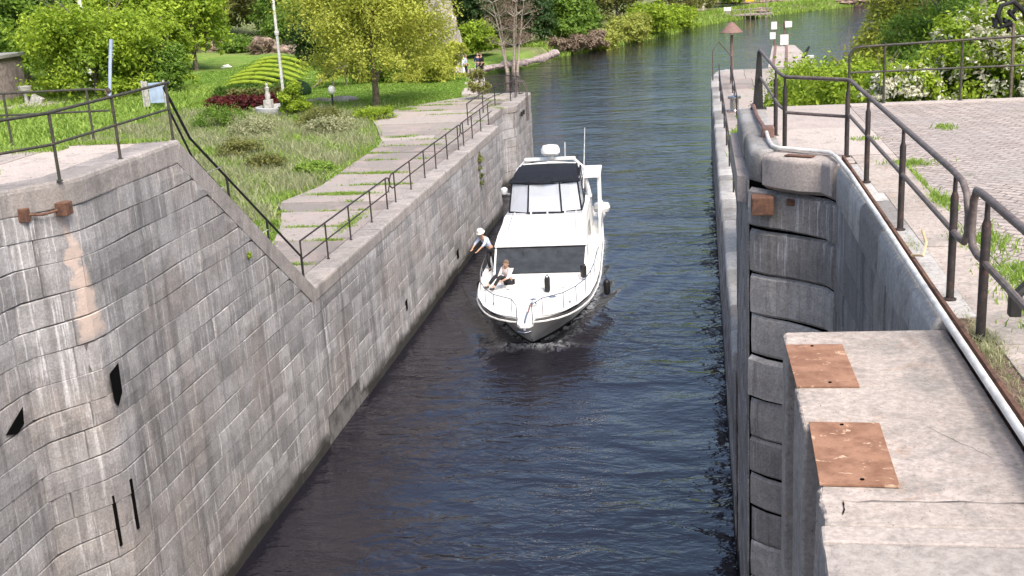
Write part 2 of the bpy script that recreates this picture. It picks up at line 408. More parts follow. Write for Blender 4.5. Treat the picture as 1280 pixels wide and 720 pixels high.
def trunk_mesh(h, r, seed, lean=(0, 0), limbs=6, reach=1.5, z0=.35, top=.95):
    rng = random.Random(seed); mb = MB(); pts = []; rs = []
    for i in range(7):
        t = i/6; pts.append((lean[0]*t+rng.uniform(-.04, .04)*h*.3*t, lean[1]*t+rng.uniform(-.04, .04)*h*.3*t, h*t-.3*(i == 0))); rs.append(r*(1.25 if i == 0 else 1-.75*t))
    mb.tube(pts, rs, 9)
    for k in range(limbs):
        t = z0+(top-z0)*(k+.5)/limbs; i = int(t*6); p = Vector(pts[i]).lerp(Vector(pts[min(6, i+1)]), t*6-i); an = rng.uniform(0, 6.28); rl = reach*rng.uniform(.6, 1.1)
        q = p+Vector((math.cos(an)*rl*.5, math.sin(an)*rl*.5, rl*.5)); e = p+Vector((math.cos(an+.3)*rl, math.sin(an+.3)*rl, rl*rng.uniform(.7, 1.1)))
        mb.tube([p, q, e], [r*.4*(1.1-t*.5), r*.25, r*.07], 6)
        for j in range(2):
            an2 = an+rng.uniform(-1, 1); e2 = q+Vector((math.cos(an2)*rl*.5, math.sin(an2)*rl*.5, rl*.55)); mb.tube([q, e2], [r*.18, r*.04], 5)
    return mb
def tree(name, loc, h, w, label, leaf='leaf_green', bark='bark', n=5000, size=.22, seed=1, z_crown=.3, trunk_r=.18, group=None, cat='tree', lobn=5, cone=False, tn=(.5, .25), kc=26):
    t = empty(name, loc, label, cat, group); rng = random.Random(seed)
    trunk_mesh(h*.9, trunk_r, seed, limbs=7, reach=w*.33, z0=z_crown*.8).build('trunk', bark, t, smooth=True)
    lobes = []
    for i in range(7 if not cone else 0):
        an = i*.9+rng.uniform(-.2, .2); lobes.append((math.cos(an)*w*.34, math.sin(an)*w*.34, h*(z_crown+.13)+rng.uniform(-.03, .05)*h, w*.16, w*.16, h*.11))
    if cone:
        for i in range(6):
            f = i/5; lobes.append((0, 0, h*(z_crown+(1-z_crown)*f*.92), w*.5*(1.03-f*.85), w*.5*(1.03-f*.85), h*.14))
    else:
        hc = h*(1-z_crown); zc = h*z_crown+hc*.5
        lobes.append((0, 0, zc, w*.36, w*.36, hc*.42))
        for i in range(lobn):
            an = i*2.4+rng.uniform(-.3, .3); f = rng.uniform(-.3, .32)
            lobes.append((math.cos(an)*w*.27, math.sin(an)*w*.27, zc+f*hc, w*rng.uniform(.2, .28), w*rng.uniform(.2, .28), hc*rng.uniform(.2, .28)))
    leaf_cloud('crown', lobes, n, size, leaf, t, seed, tn=tn, kclump=kc)
    return t
def bush(name, loc, lobes, label, leaf='leaf_green', n=3000, size=.15, seed=1, group=None, cat='bush', tn=(.5, .25), stems=True, **k):
    t = empty(name, loc, label, cat, group)
    leaf_cloud('foliage', lobes, n, size, leaf, t, seed, tn=tn, **k)
    if stems:
        mb = MB(); rng = random.Random(seed)
        for lb in lobes:
            for _ in range(3): mb.tube([(lb[0]*.3+rng.uniform(-.2, .2), lb[1]*.3+rng.uniform(-.2, .2), -.2), (lb[0]*.8, lb[1]*.8, lb[2]*.6), (lb[0]+rng.uniform(-.4, .4)*lb[3], lb[1]+rng.uniform(-.4, .4)*lb[4], lb[2]+lb[5]*.5)], [.06, .04, .015], 5)
        mb.build('stem', 'bark', t)
    return t
def blades(name, pts, h, w, mat, seed=0, parent=None, lean=.35, tn=(.5, .25)):
    """pts: n x 3 root points; every blade a bent thin pair of faces"""
    rng = np.random.default_rng(seed); n = len(pts); pts = np.asarray(pts, float)
    an = rng.uniform(0, 2*np.pi, n); side = np.stack([np.cos(an), np.sin(an), np.zeros(n)], 1)
    hh = (h*rng.uniform(.45, 1.25, n))[:, None]; ln = rng.normal(size=(n, 3))*lean*hh; ln[:, 2] = 0
    ww = (w*rng.uniform(.6, 1.4, n))[:, None]; upv = np.array([0, 0, 1.])
    V = np.stack([pts-side*ww, pts+side*ww, pts+side*ww*.8+ln*.35+upv*hh*.6, pts-side*ww*.8+ln*.35+upv*hh*.6, pts+ln+upv*hh*.97+side*ww*.15, pts+ln+upv*hh-side*ww*.15], 1).reshape(-1, 3)
    i0 = np.arange(n)[:, None]*6
    Fc = np.concatenate([i0+np.array([0, 1, 2, 3]), i0+np.array([3, 2, 4, 5])])
    tone = np.clip(rng.normal(tn[0], tn[1], n), 0, 1).repeat(6)
    return npmesh(name, V, Fc, tone, mat, parent)

# ------------------------------------------------------------------ WATER
def lines(segs):
    o = []
    for a, b_, st in segs: o += list(np.arange(a, b_, st))
    return np.array(o+[segs[-1][1]])
XS = lines([(-120, -30, 6), (-30, -9.6, .8), (-9.6, .6, .09), (.6, 30, 1.2), (30, 420, 15)])
YS = lines([(0, 26, .3), (26, 54, .1), (54, 100, .6), (100, 420, 6)])
BX, BY, BR = -5.30, 33.75, rad(3.2)             # boat: stem at the waterline, heading
def boat_w(x, y, z=0):
    c, s = math.cos(BR), math.sin(BR); return (BX+x*c-y*s, BY+x*s+y*c, z)
gx, gy = np.meshgrid(XS, YS)
dx, dy = gx-BX, gy-BY; lx = dx*math.cos(BR)+dy*math.sin(BR); ly = -dx*math.sin(BR)+dy*math.cos(BR)
alx = np.abs(lx)
hbw = np.interp(ly, [-1.0, 0, .5, 1.2, 2.4, 4, 13, 15], [0, .0, .42, .8, 1.3, 1.75, 1.85, 1.8])
d = alx-hbw
arm = np.exp(-((alx-(.45+np.clip(ly+.5, 0, 99)*.34+.25))/.28)**2)*np.clip(1.2-ly/11, 0, 1)*(ly > -.8)*(ly < 13)
arm2 = np.exp(-((alx-(1.5+np.clip(ly+.5, 0, 99)*.42))/.4)**2)*np.clip(1-ly/13, 0, 1)*(ly > -.5)
rip = np.sin((alx*1.0+ly*-.35)*6.5)*np.exp(-np.clip(d, 0, 9)/1.6)*(ly > -1)*(ly < 14)*(d > 0)
bow = np.exp(-((ly+.28)/.22)**2-(lx/1.0)**2)
gz = .13*arm+.05*arm2+.025*rip+.09*bow
edge = np.exp(-(np.clip(d, 0, 9)/.16)**2)*(ly > -.4)*(ly < 14)
foam = np.clip(.75*edge+.2*arm*np.clip(1-ly/6, 0, 1)+.75*bow, 0, 1)
foam = foam*(gx > -9.4)*(gx < .5)
nx, ny = len(XS), len(YS); ii = (np.arange(ny-1)[:, None]*nx+np.arange(nx-1)[None]).ravel()
o = npmesh('water', np.stack([gx.ravel(), gy.ravel(), gz.ravel()], 1), np.stack([ii, ii+1, ii+nx+1, ii+nx], 1), mat='water', smooth=True, foam=foam.ravel())
tag(o, kind='structure')
o = MB().box(-125, 425, -1, 425, -4.2, -4, 0).build('river_bed', 'soil'); tag(o, kind='structure')

# ------------------------------------------------------------------ TERRAIN
LAND_L = [(-9.95, 20), (-9.95, 53), (-10.9, 53.4), (-10.9, 60), (-10.3, 60.4), (-10.3, 65.8), (-13, 65.9), (-14.9, 76), (-17.2, 88), (-20, 100), (-22.8, 109), (-23.3, 116), (-22.2, 122), (-19.2, 126), (-17.8, 132), (-17.3, 139),
          (-14, 147), (-10, 156), (-5, 168), (0, 186), (6, 197), (16, 209), (27, 219), (60, 238), (200, 300), (420, 420), (-250, 421), (-250, 18)]
LAND_R = [(1.0, 19), (1.0, 73), (3, 74), (8, 73), (12, 84), (18, 108), (30, 148), (48, 190), (80, 224), (200, 270), (420, 380), (420, 18)]
def sdist(px, py, poly):
    P = np.array(poly, float); d = np.full(px.shape, 1e9); inside = np.zeros(px.shape, bool)
    for i in range(len(P)):
        a, b_ = P[i], P[(i+1) % len(P)]; e = b_-a; t = np.clip(((px-a[0])*e[0]+(py-a[1])*e[1])/(e@e), 0, 1)
        d = np.minimum(d, np.hypot(px-a[0]-t*e[0], py-a[1]-t*e[1]))
        c_ = (a[1] > py) != (b_[1] > py)
        with np.errstate(divide='ignore', invalid='ignore'): xi = a[0]+(py-a[1])*e[0]/(e[1] if e[1] else 1e-9)
        inside ^= c_ & (px < xi)
    return np.where(inside, d, -d)
def sst(x, a, b_): t = np.clip((x-a)/(b_-a), 0, 1); return t*t*(3-2*t)
def wob(x, y, s, seed=0): return np.sin(x*s+seed)*np.cos(y*s*1.3+seed*2)+.5*np.sin(x*s*2.3+y*s*1.7+seed)+.3*np.sin(x*s*4.1-y*s*3.3)
def h_left(x, y):
    low = 4.08-2.75*sst(y, 68, 120)
    base = np.where(x < -42, 4.08, low+(4.08-low)*(1-sst(x, -42, -27)))
    base = base+18*sst(y, 150, 290)*sst(-x, 22, 60)+5*sst(y, 215, 300)+7*sst(-x, 45, 110)
    base = base+sst(-x, -11.3+23, 13)*0
    bank = 4.6*(1-sst(y, 19.4, 27.5))*(x < -11.2)
    base = base+bank+wob(x, y, .35)*.1*sst(-x, 12.5, 20)
    dd = sdist(x, y, LAND_L); k = 9-7.9*sst(y, 78, 112)
    return np.minimum(base, -.9+np.clip(dd+.35, -1, 999)*k)
def h_right(x, y):
    base = 4.1+2.2*sst(x, 9, 30)+4.2*(1-sst(y, 21.2, 32))*(x > 2.4)-3*sst(y, 85, 130)*(1-sst(x, 20, 60))+wob(x, y, .4, 3)*.12*sst(x, 5, 9)+3*sst(y, 200, 300)+5*sst(x, 60, 140)
    dd = sdist(x, y, LAND_R); k = 9-7.7*sst(y, 72, 95)
    return np.minimum(base, -.9+np.clip(dd+.3, -1, 999)*k)
def terrain(name, xs, ys, hf, lawn):
    gx, gy = np.meshgrid(xs, ys); gz = hf(gx, gy); nx, ny = len(xs), len(ys)
    ii = (np.arange(ny-1)[:, None]*nx+np.arange(nx-1)[None]).ravel(); Fc = np.stack([ii, ii+1, ii+nx+1, ii+nx], 1)
    zf = gz.ravel()[Fc].max(1); Fc = Fc[zf > -.88]
    o = npmesh(name, np.stack([gx.ravel(), gy.ravel(), gz.ravel()], 1), Fc, lawn(gx, gy).ravel(), 'meadow', smooth=True); tag(o, kind='structure'); return o
def lawn_l(x, y): return np.clip(sst(y, 59, 63)*sst(x, -31, -26)*(1-sst(y, 128, 138))+sst(y, 74, 80)*(1-sst(y, 108, 114))*sst(-x, 24, 28), 0, 1)*(1-.0)
terrain('meadow_ground', lines([(-250, -60, 6), (-60, -30, 1.5), (-30, -9.8, .3), (-9.8, 30, 1.2), (30, 420, 14)]), lines([(18, 30, .5), (30, 66, .6), (66, 132, .6), (132, 230, 1.5), (230, 420, 8)]), h_left, lawn_l)
terrain('bank_ground', lines([(.8, 30, .5), (30, 120, 3), (120, 420, 15)]), lines([(21, 120, .8), (120, 420, 7)]), h_right, lambda x, y: np.full(x.shape, .25))

# ------------------------------------------------------------------ LEFT LOCK WALL
PL = [(-10.05, 4), (-10.05, 14.9), (-9.98, 15.05), (-9.5, 15.72), (-9.42, 15.9), (-9.38, 16.1), (-9.38, 52.9), (-9.5, 53.1), (-10.3, 53.5), (-10.3, 59.3), (-10.1, 59.7), (-9.75, 60.1), (-9.68, 60.5), (-9.68, 65.9), (-9.9, 66.2), (-12.9, 66.2)]
def topL(x, y):
    if y <= 19.6: return 8.4
    if y <= 25.75: return 8.4-(y-19.6)/6.15*4.55
    return 3.85
wl = empty('lock_wall', (-9.4, 40, 0), 'long grey ashlar lock wall on the left of the boat, high near end stepping down to a low far end', 'lock wall')
wl.location = (0, 0, 0)
def skipL(x, y, z): return (z < .75 and 26.3 < y < 29.2 and z > .0)
wall_blocks(PL, 1, -.6, topL, seed=3, skip=skipL).build('masonry', 'masonry', wl, fixn=False)
core(PL, 1, -.6, topL).build('joint_bed', 'mortar', wl, fixn=False)
def coping(path, side, z0, z1, w, lens, seed, back=None, over=.0, ch=.035):
    rng = random.Random(seed); S, P = resample(path, .2); T = np.gradient(P, axis=0); T /= np.linalg.norm(T, axis=1)[:, None]+1e-9
    N = np.stack([T[:, 1], -T[:, 0]], 1)*side; mb = MB(); s = 0; L = S[-1]
    while s < L:
        e = min(L, s+rng.uniform(*lens)); e = L if L-e < .4 else e
        q = [s+.008]+[x for x in S if s+.05 < x < e-.05]+[e-.008]; tone = min(1, max(0, rng.gauss(.5, .28))); dz = rng.uniform(-.008, .008); do = rng.uniform(-.012, .012); vs = []
        for i, a in enumerate(q):
            x = np.interp(a, S, P[:, 0]); y = np.interp(a, S, P[:, 1]); nx_ = np.interp(a, S, N[:, 0]); ny_ = np.interp(a, S, N[:, 1])
            for o_, z in ((-w, z0), (over+do-.005, z0), (over+do, z0+.02), (over+do, z1-ch*2), (over+do-ch*.4, z1-ch*.7), (over+do-ch*1.6, z1+dz), (-w, z1+dz)): vs.append((x+nx_*o_, y+ny_*o_, z))
        k = 7; fs = [(i*k+j, i*k+(j+1) % k, (i+1)*k+(j+1) % k, (i+1)*k+j) for i in range(len(q)-1) for j in range(k)]
        fs += [tuple(range(k)), tuple((len(q)-1)*k+j for j in range(k))[::-1]]
        mb.add(vs, fs, tone); s = e
    return mb
coping([p for p in PL if p[1] < 16.3]+[(-9.38, 19.62)], 1, 8.4, 8.8, .6, (1.6, 2.8), 4, over=.02).build('coping', 'coping_stone', wl)
coping([(-9.38, 25.8), (-9.38, 52.8)], 1, 3.85, 4.2, .62, (1.3, 2.2), 5, over=.025).build('coping', 'coping_stone', wl)
coping([(-9.52, 53.15), (-10.3, 53.5), (-10.3, 59.3), (-10.1, 59.7), (-9.75, 60.1), (-9.68, 60.5), (-9.68, 65.9), (-9.9, 66.2), (-12.9, 66.2)], 1, 3.85, 4.2, .9, (1.3, 2.2), 6, over=.03).build('coping', 'coping_stone', wl)
# sloping parapet stone
mb = MB(); a0, a1 = Vector((0, 19.55, 8.68)), Vector((0, 26.05, 3.95)); nn = Vector((0, (a0-a1).normalized().z, -(a0-a1).normalized().y))
nn = Vector((0, .59, .81)) ; q = 5
for i in range(q):
    p0 = a0.lerp(a1, i/q+.0015); p1 = a0.lerp(a1, (i+1)/q-.0015); vs = []
    for p in (p0, p1):
        for X, h in ((-9.93, -.3), (-9.355, -.3), (-9.355, .07), (-9.385, .1), (-9.9, .1), (-9.93, .07)): vs.append((X, p.y+nn.y*h, p.z+nn.z*h))
    mb.add(vs, [(j, (j+1) % 6, 6+(j+1) % 6, 6+j) for j in range(6)]+[tuple(range(6)), tuple(range(6, 12))[::-1]], .35+.15*(i % 2))
mb.build('parapet_slope', 'coping_stone', wl)
# flat black faces paint the shade of openings where stones are gone
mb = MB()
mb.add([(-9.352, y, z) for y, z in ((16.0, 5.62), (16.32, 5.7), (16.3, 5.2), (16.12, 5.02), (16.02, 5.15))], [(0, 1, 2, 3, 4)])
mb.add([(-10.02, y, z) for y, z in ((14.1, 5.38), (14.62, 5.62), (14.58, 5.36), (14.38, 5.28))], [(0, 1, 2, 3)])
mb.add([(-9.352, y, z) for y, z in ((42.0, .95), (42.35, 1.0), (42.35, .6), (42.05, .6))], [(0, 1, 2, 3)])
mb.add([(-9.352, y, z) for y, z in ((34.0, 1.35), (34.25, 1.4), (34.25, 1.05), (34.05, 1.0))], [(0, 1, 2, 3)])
mb.build('cavity_shade', 'shade_joint_black', wl)
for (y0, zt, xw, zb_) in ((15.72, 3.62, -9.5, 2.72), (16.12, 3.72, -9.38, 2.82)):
    MB().box(xw-.1, xw+.03, y0, y0+.05, zb_, zt, 0).build('slit', 'shade_joint_black', wl)  # proud black bars paint the shade inside narrow slits
# iron anchor brackets and pale repair patch
wb = empty('anchor_bracket', (-9.6, 15.2, 8.4), 'rusty iron gate anchor with connecting bar high on the left wall', 'bracket')
MB().box(-.09, .09, -.1, .1, -.1, .1, .012).build('strap_box', 'rust_iron', wb).location = (.17, .42, 0)
MB().box(-.06, .08, -.06, .06, -.1, .1, .012).build('strap_box', 'rust_iron', wb).location = (-.24, 0, 0)
MB().tube([(-.22, 0, 0), (-.02, .16, -.03), (.17, .4, 0)], .022, 8).build('connecting_bar', 'rust_iron', wb)
mb = MB(); mb.add([(-9.5+.06, 15.75, 8.2), (-9.36, 16.0, 8.2), (-9.33, 16.12, 7.3), (-9.36, 15.98, 6.6), (-9.40, 15.9, 6.6), (-9.45, 15.8, 7.3)], [(0, 1, 2, 5), (5, 2, 3, 4)])

# upper left platform, its top and the grassy bank behind
o = MB().prism([(-30, 3), (-10.6, 3), (-10.6, 15.0), (-9.96, 16.0), (-9.96, 19.6), (-30, 19.0)], 5, 8.78).build('upper_platform', 'concrete'); tag(o, kind='structure')
mb = MB(); rng = random.Random(5)
for i in range(6):
    x0 = -10.02-i*1.55
    for (ya, yb) in ((3, 11.3), (11.34, 15.6), (15.64, 19.3)):
        if i == 0: pl = [(x0-1.5, ya), (x0-.66 if ya < 15 else x0, ya), (x0-.66 if yb < 15.5 else x0-.03, yb), (x0-1.5, yb)]
        else: pl = [(x0-1.51, ya), (x0, ya), (x0, yb), (x0-1.51, yb)]
        mb.prism(pl, 8.5, 8.784+rng.uniform(0, .012), rng.random())
o = mb.build('platform_paving', 'concrete'); tag(o, kind='structure')
rgp = np.random.default_rng(41)
gp = np.concatenate([np.c_[rgp.uniform(-16, -11.2, 2600), 18.9+rgp.normal(0, .16, 2600), np.full(2600, 8.79)], np.c_[rgp.uniform(-13, -10.9, 700), np.full(700, 16.4)+rgp.normal(0, .05, 700), np.full(700, 8.79)], np.c_[rgp.uniform(-11.5, -9.5, 500), np.full(500, 19.45)+rgp.normal(0, .06, 500), np.full(500, 8.79)]])
o = blades('platform_grass', gp, .08, .01, 'leaf_grass', 44, lean=.5); tag(o, 'grass in the joints and along the back of the upper left platform', 'grass', kind='stuff')
# stairs behind the sloping parapet
st = empty('stone_stair', (0, 0, 0), 'flight of stone steps behind the sloping parapet on the left wall', 'stairs')
mb = MB()
for i in range(18): mb.box(-11.2, -9.96, 19.62+i*.34, 19.62+(i+1)*.34, 3.5, 8.55-i*.255, .01, .3+.4*(i % 3)/2)
mb.build('steps', 'concrete', st)
MB().box(-11.42, -11.2, 19.3, 26.5, 3.0, 4.6, .02).build('side_kerb', 'concrete', st)

# lower left quay: cross-laid slabs with weedy joints
inner = [(26, -12.0), (30, -12.0), (34, -13.1), (36.5, -14.2), (39, -13.5), (44, -13.7), (48.5, -13.8), (52, -14.9), (55, -15.9), (57.5, -16.9), (61, -16.4), (64, -14.1), (65.9, -12.9)]
iy, ix = [a for a, _ in inner], [b_ for _, b_ in inner]
mb = MB(); y = 26.0; rng = random.Random(11); joints = []
while y < 65.8:
    w = rng.uniform(1.2, 3.0); y2 = min(65.9, y+w)
    nslab = rng.choice([1, 1, 2]); xa0, xb0 = np.interp(y, iy, ix), np.interp(y2, iy, ix); xe = -10.02 if y < 52.9 else (-11.25 if y < 60 else -10.6)
    cut = [0]+sorted(rng.uniform(.35, .65) for _ in range(nslab-1))+[1]
    for a, b_ in zip(cut[:-1], cut[1:]):
        f = lambda t, xx: xe+(xx-xe)*t
        tl = rng.uniform(-.12, .12) if 26.1 < y else 0
        mb.prism([(f(a, xa0)-.012, y+.02), (f(b_, xa0)+.012, y+.02+tl*.2), (f(b_, xb0)+.012, y2-.02+tl*.0), (f(a, xb0)-.012, y2-.02)], 3.9, 4.19+rng.uniform(-.01, .02), rng.random())
    joints.append(y2); y = y2
o = mb.build('quay_paving', 'deck_slab', bevel=.012); tag(o, kind='structure')
pts = []
rg = np.random.default_rng(4)
for j in joints[:-1]:
    xe, xi = -10.3, np.interp(j, iy, ix); 
    for seg in range(rg.integers(1, 4)):
        c = rg.uniform(xi, xe); L_ = rg.uniform(.3, 1.3); n = int(L_*170)
        pts.append(np.stack([c+rg.normal(0, L_*.5, n), j+rg.normal(0, .05, n), np.full(n, 4.17)], 1))
for (x, y, rx, ry, n) in ((-12.2, 37.4, 1.1, .22, 1500), (-13.4, 33.2, .5, .3, 700), (-10.55, 32.9, .25, 1.6, 700), (-11.8, 41.2, .9, .12, 500), (-15.6, 60.3, .5, .5, 600), (-13.5, 50.2, .7, .1, 300)):
    pts.append(np.stack([x+rg.normal(0, rx*.5, n), y+rg.normal(0, ry*.5, n), np.full(n, 4.17)], 1))
pts = np.concatenate(pts); pts = pts[(pts[:, 0] < -10.05)]
o = blades('joint_grass', pts, .1, .012, 'leaf_grass', 3); tag(o, 'short green grass growing in the joints of the lower left quay slabs', 'grass', kind='stuff')

# ------------------------------------------------------------------ RIGHT LOCK WALL
PR = [(.6, 3), (.6, 5.95), (.62, 5.98), (1.05, 5.98), (1.05, 6.93), (.62, 6.93), (.6, 6.96), (.6, 7.44), (.62, 7.46), (1.05, 7.46), (1.05, 8.41), (.62, 8.41), (.6, 8.44), (.6, 8.72), (1.72, 8.74), (1.74, 8.9), (1.74, 15.35), (1.66, 15.62), (1.45, 15.84), (1.2, 16.02), (1.0, 16.32), (.84, 16.4), (.7, 16.5), (.64, 16.8), (.62, 20.85), (.64, 21.0)]
iR = PR.index((1.72, 8.74))
wr = empty('lock_wall', (0, 0, 0), 'grey ashlar lock wall on the right of the boat with a deep gate recess below the white pipe', 'lock wall')
RP = PR[iR:]
topR = lambda x, y: 8.38
S1 = [(1.74, 8.76), (1.74, 15.3)]; S2 = [(1.74, 15.32), (1.68, 15.62), (1.5, 15.86), (1.28, 15.98), (1.1, 16.22), (.9, 16.3), (.74, 16.4), (.66, 16.56)]
S3 = [(.645, 16.58), (.62, 20.98)]
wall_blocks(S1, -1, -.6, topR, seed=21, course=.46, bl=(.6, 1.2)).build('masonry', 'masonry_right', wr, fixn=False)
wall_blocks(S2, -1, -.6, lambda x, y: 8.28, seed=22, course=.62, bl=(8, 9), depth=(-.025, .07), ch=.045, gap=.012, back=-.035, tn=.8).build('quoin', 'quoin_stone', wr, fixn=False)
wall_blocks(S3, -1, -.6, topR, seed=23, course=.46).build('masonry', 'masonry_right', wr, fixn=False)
core([(.64, 16.6), (.62, 21)], -1, -.6, topR).build('joint_bed', 'mortar', wr, fixn=False)
core([(1.78, 15.3), (1.75, 15.7), (1.55, 15.98), (1.35, 16.12), (1.15, 16.32), (.95, 16.42), (.78, 16.5), (.64, 16.66)], -1, -.6, topR, inset=.03).build('joint_bed', 'shade_joint_black', wr, fixn=False)
core([(1.74, 8.7), (1.74, 15.3)], -1, -.6, topR).build('joint_bed', 'mortar', wr, fixn=False)
# bull-nosed coping: big rounded pale stones
def bullnose(path, side, z0, z1, w, lens, seed, r=.16, over=.03):
    rng = random.Random(seed); S, P = resample(path, .12); T = np.gradient(P, axis=0); T /= np.linalg.norm(T, axis=1)[:, None]+1e-9
    N = np.stack([T[:, 1], -T[:, 0]], 1)*side; mb = MB(); s = 0; L = S[-1]
    while s < L:
        e = min(L, s+rng.uniform(*lens)); e = L if L-e < .35 else e
        q = [s+.004, s+.03]+[x for x in S if s+.06 < x < e-.06]+[e-.03, e-.004]; tone = min(1, max(0, rng.gauss(.5, .3))); vs = []; bul = rng.uniform(0, .05); dz = rng.uniform(-.01, .01)
        for i, a in enumerate(q):
            x = np.interp(a, S, P[:, 0]); y = np.interp(a, S, P[:, 1]); nx_ = np.interp(a, S, N[:, 0]); ny_ = np.interp(a, S, N[:, 1])
            en = .022 if i in (0, len(q)-1) else 0
            prof = [(-w, z0), (over-.03-en, z0), (over+bul-en, z0+.06)]+[(over+bul-r+r*math.cos(t)-en, z1-r+r*math.sin(t)-en) for t in (0, .4, .8, 1.2, 1.57)]+[(-w, z1+dz*0)]
            for o_, z in prof: vs.append((x+nx_*o_, y+ny_*o_, z))
        k = 9; fs = [(i*k+j, i*k+(j+1) % k, (i+1)*k+(j+1) % k, (i+1)*k+j) for i in range(len(q)-1) for j in range(k)]
        fs += [tuple(range(k)), tuple((len(q)-1)*k+j for j in range(k))[::-1]]
        mb.add(vs, fs, tone); s = e
    return mb
bullnose(S1, -1, 8.25, 8.8, .3, (.9, 1.8), 31, r=.12, over=0).build('coping', 'worn_stone', wr, smooth=True)
bullnose([(1.7, 15.36), (1.6, 15.68), (1.3, 15.8), (1.0, 16.1), (.85, 16.35)], -1, 8.3, 8.795, .4, (3, 4), 32, r=.08, over=.0).build('coping', 'concrete', wr, smooth=True)
bullnose([(.84, 16.4), (.72, 16.6), (.7, 17), (.7, 21.0)], -1, 8.36, 8.81, .4, (1.4, 2.2), 33, r=.1).build('coping', 'worn_stone', wr, smooth=True)
MB().prism([(.5, 16.9), (1.15, 16.5), (1.15, 21.02), (.5, 21.02)], 8.0, 8.38).build('bedding', 'concrete', wr)
# wall end face above the low quay
wall_blocks([(.62, 21.02), (3.2, 21.02), (8, 21.4)], -1, 3.9, topR, seed=24).build('masonry', 'masonry_right', wr, fixn=False)
# iron hardware under the corner coping
ah = empty('anchor_bracket', (.95, 16.1, 8.15), 'rusty iron box and strap let into the corner of the right gate recess', 'bracket')
MB().box(-.2, .1, -.08, .22, -.13, .13, .02).build('strap_box', 'rust_iron', ah).location = (-.08, 0, -.05)
MB().box(.2, .34, .0, .2, -.05, .05, .02, rot=Matrix.Rotation(rad(-32), 3, 'Z'), about=(.1, 0, 0)).build('strap', 'rust_iron', ah)
MB().box(.22, .62, -.16, -.02, .655, .668, .003, rot=Matrix.Rotation(rad(-30), 3, 'Z'), about=(.3, 0, 0)).build('cover_plate', 'rust_iron', ah)

# lower right wall
PRL = [(.58, 21.02), (.55, 68.4), (.6, 70.5), (.9, 73.0), (1.5, 74.3)]
wq = empty('quay_wall', (0, 0, 0), 'low right wall of the lock running far down to the lamp with a cone hood', 'lock wall')
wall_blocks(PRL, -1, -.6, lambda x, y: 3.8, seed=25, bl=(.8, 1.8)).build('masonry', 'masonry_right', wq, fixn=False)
core(PRL, -1, -.6, lambda x, y: 3.8).build('joint_bed', 'mortar', wq, fixn=False)
bullnose(PRL, -1, 3.8, 4.22, .45, (.9, 1.7), 35, r=.1, over=.02).build('coping', 'worn_stone', wq, smooth=True)
mb = MB(); rng = random.Random(8); y = 21.02
while y < 74:
    y2 = min(74.2, y+rng.uniform(2, 3.4)); x = 1.02
    while x < 6.4:
        x2 = x+rng.uniform(1.3, 1.9); x2 = 6.6 if x2 > 6 else x2
        mb.prism([(x+.01, y+.01), (x2-.01, y+.01), (x2-.01, y2-.01), (x+.01, y2-.01)], 3.9, 4.2+rng.uniform(-.01, .01), rng.random()); x = x2
    y = y2
o = mb.build('low_quay_paving', 'deck_slab', bevel=.01); tag(o, kind='structure')

# ------------------------------------------------------------------ RIGHT UPPER GROUND
o = MB().prism([(2.56, 0), (60, 0), (60, 21.2), (2.56, 21.2)], 4, 8.79).build('paved_yard', 'pavers'); tag(o, kind='structure')
mb = MB(); rng = random.Random(9)
for (x0, x1, y0, y1) in ((2.04, 2.54, 3, 5.2), (2.04, 2.54, 5.22, 8.1), (2.04, 2.54, 8.12, 10.9), (2.04, 2.54, 10.92, 13.4), (1.98, 2.54, 13.42, 15.9)):
    mb.box(x0, x1, y0, y1, 8.4, 8.8+rng.uniform(0, .008), .008, rng.random())
o = mb.build('walkway', 'concrete_warm'); tag(o, kind='structure')
mb = MB()
mb.prism([(.98, 16.6), (1.55, 15.98), (1.9, 15.93), (2.54, 15.93), (2.54, 18.4), (.98, 18.4)], 8.3, 8.806, .8); mb.prism([(.98, 18.42), (2.54, 18.42), (2.54, 21.15), (.98, 21.15)], 8.3, 8.803, .3)
mb.box(2.57, 6.5, 20.8, 21.15, 8.5, 8.81, .006, .7)
o = mb.build('corner_landing', 'concrete'); tag(o, kind='structure')
o = MB().prism([(1.86, 3), (2.04, 3), (2.04, 15.9), (1.86, 15.9)], 8.2, 8.785).build('soil_strip', 'soil'); tag(o, kind='structure')
o = MB().box(2.2, 2.54, 3.2, 21, 4, 8.4).build('ground_fill', 'soil'); tag(o, kind='structure')
# weeds along the strip and in the paving
rg = np.random.default_rng(7); pts = []
def patch(x, y, rx, ry, n, z=8.79): pts.append(np.stack([x+rg.normal(0, rx*.5, n), y+rg.normal(0, ry*.5, n), np.full(n, z)], 1))
patch(1.96, 8.0, .09, .7, 450); patch(2.0, 8.15, .12, .3, 300); patch(1.94, 11.0, .05, .4, 90); patch(1.95, 6.9, .07, .5, 130)
o = blades('strip_weeds', np.concatenate(pts), .05, .003, 'leaf_weed', 5, lean=.7); tag(o, 'dry and green weeds along the soil strip beside the white pipe', 'weeds', kind='stuff')
pts = []
for (x, y, rx, ry, n) in ((2.57, 12.9, .12, .5, 350), (2.62, 11.1, .25, .5, 500), (2.6, 9.9, .25, .5, 500), (2.6, 15.2, .3, .18, 280), (2.3, 17.2, .25, .12, 120), (3.6, 18.1, .15, .25, 160), (2.75, 8.9, .4, .8, 1700), (3.0, 8.3, .3, .5, 700), (2.56, 14.1, .03, 1.2, 150)): patch(x, y, rx, ry, n, 8.795)
o = blades('paving_grass', np.concatenate(pts), .06, .007, 'leaf_grass', 6, lean=.5); tag(o, 'patches of green grass growing through the pavers beside the near right railing', 'grass', kind='stuff')
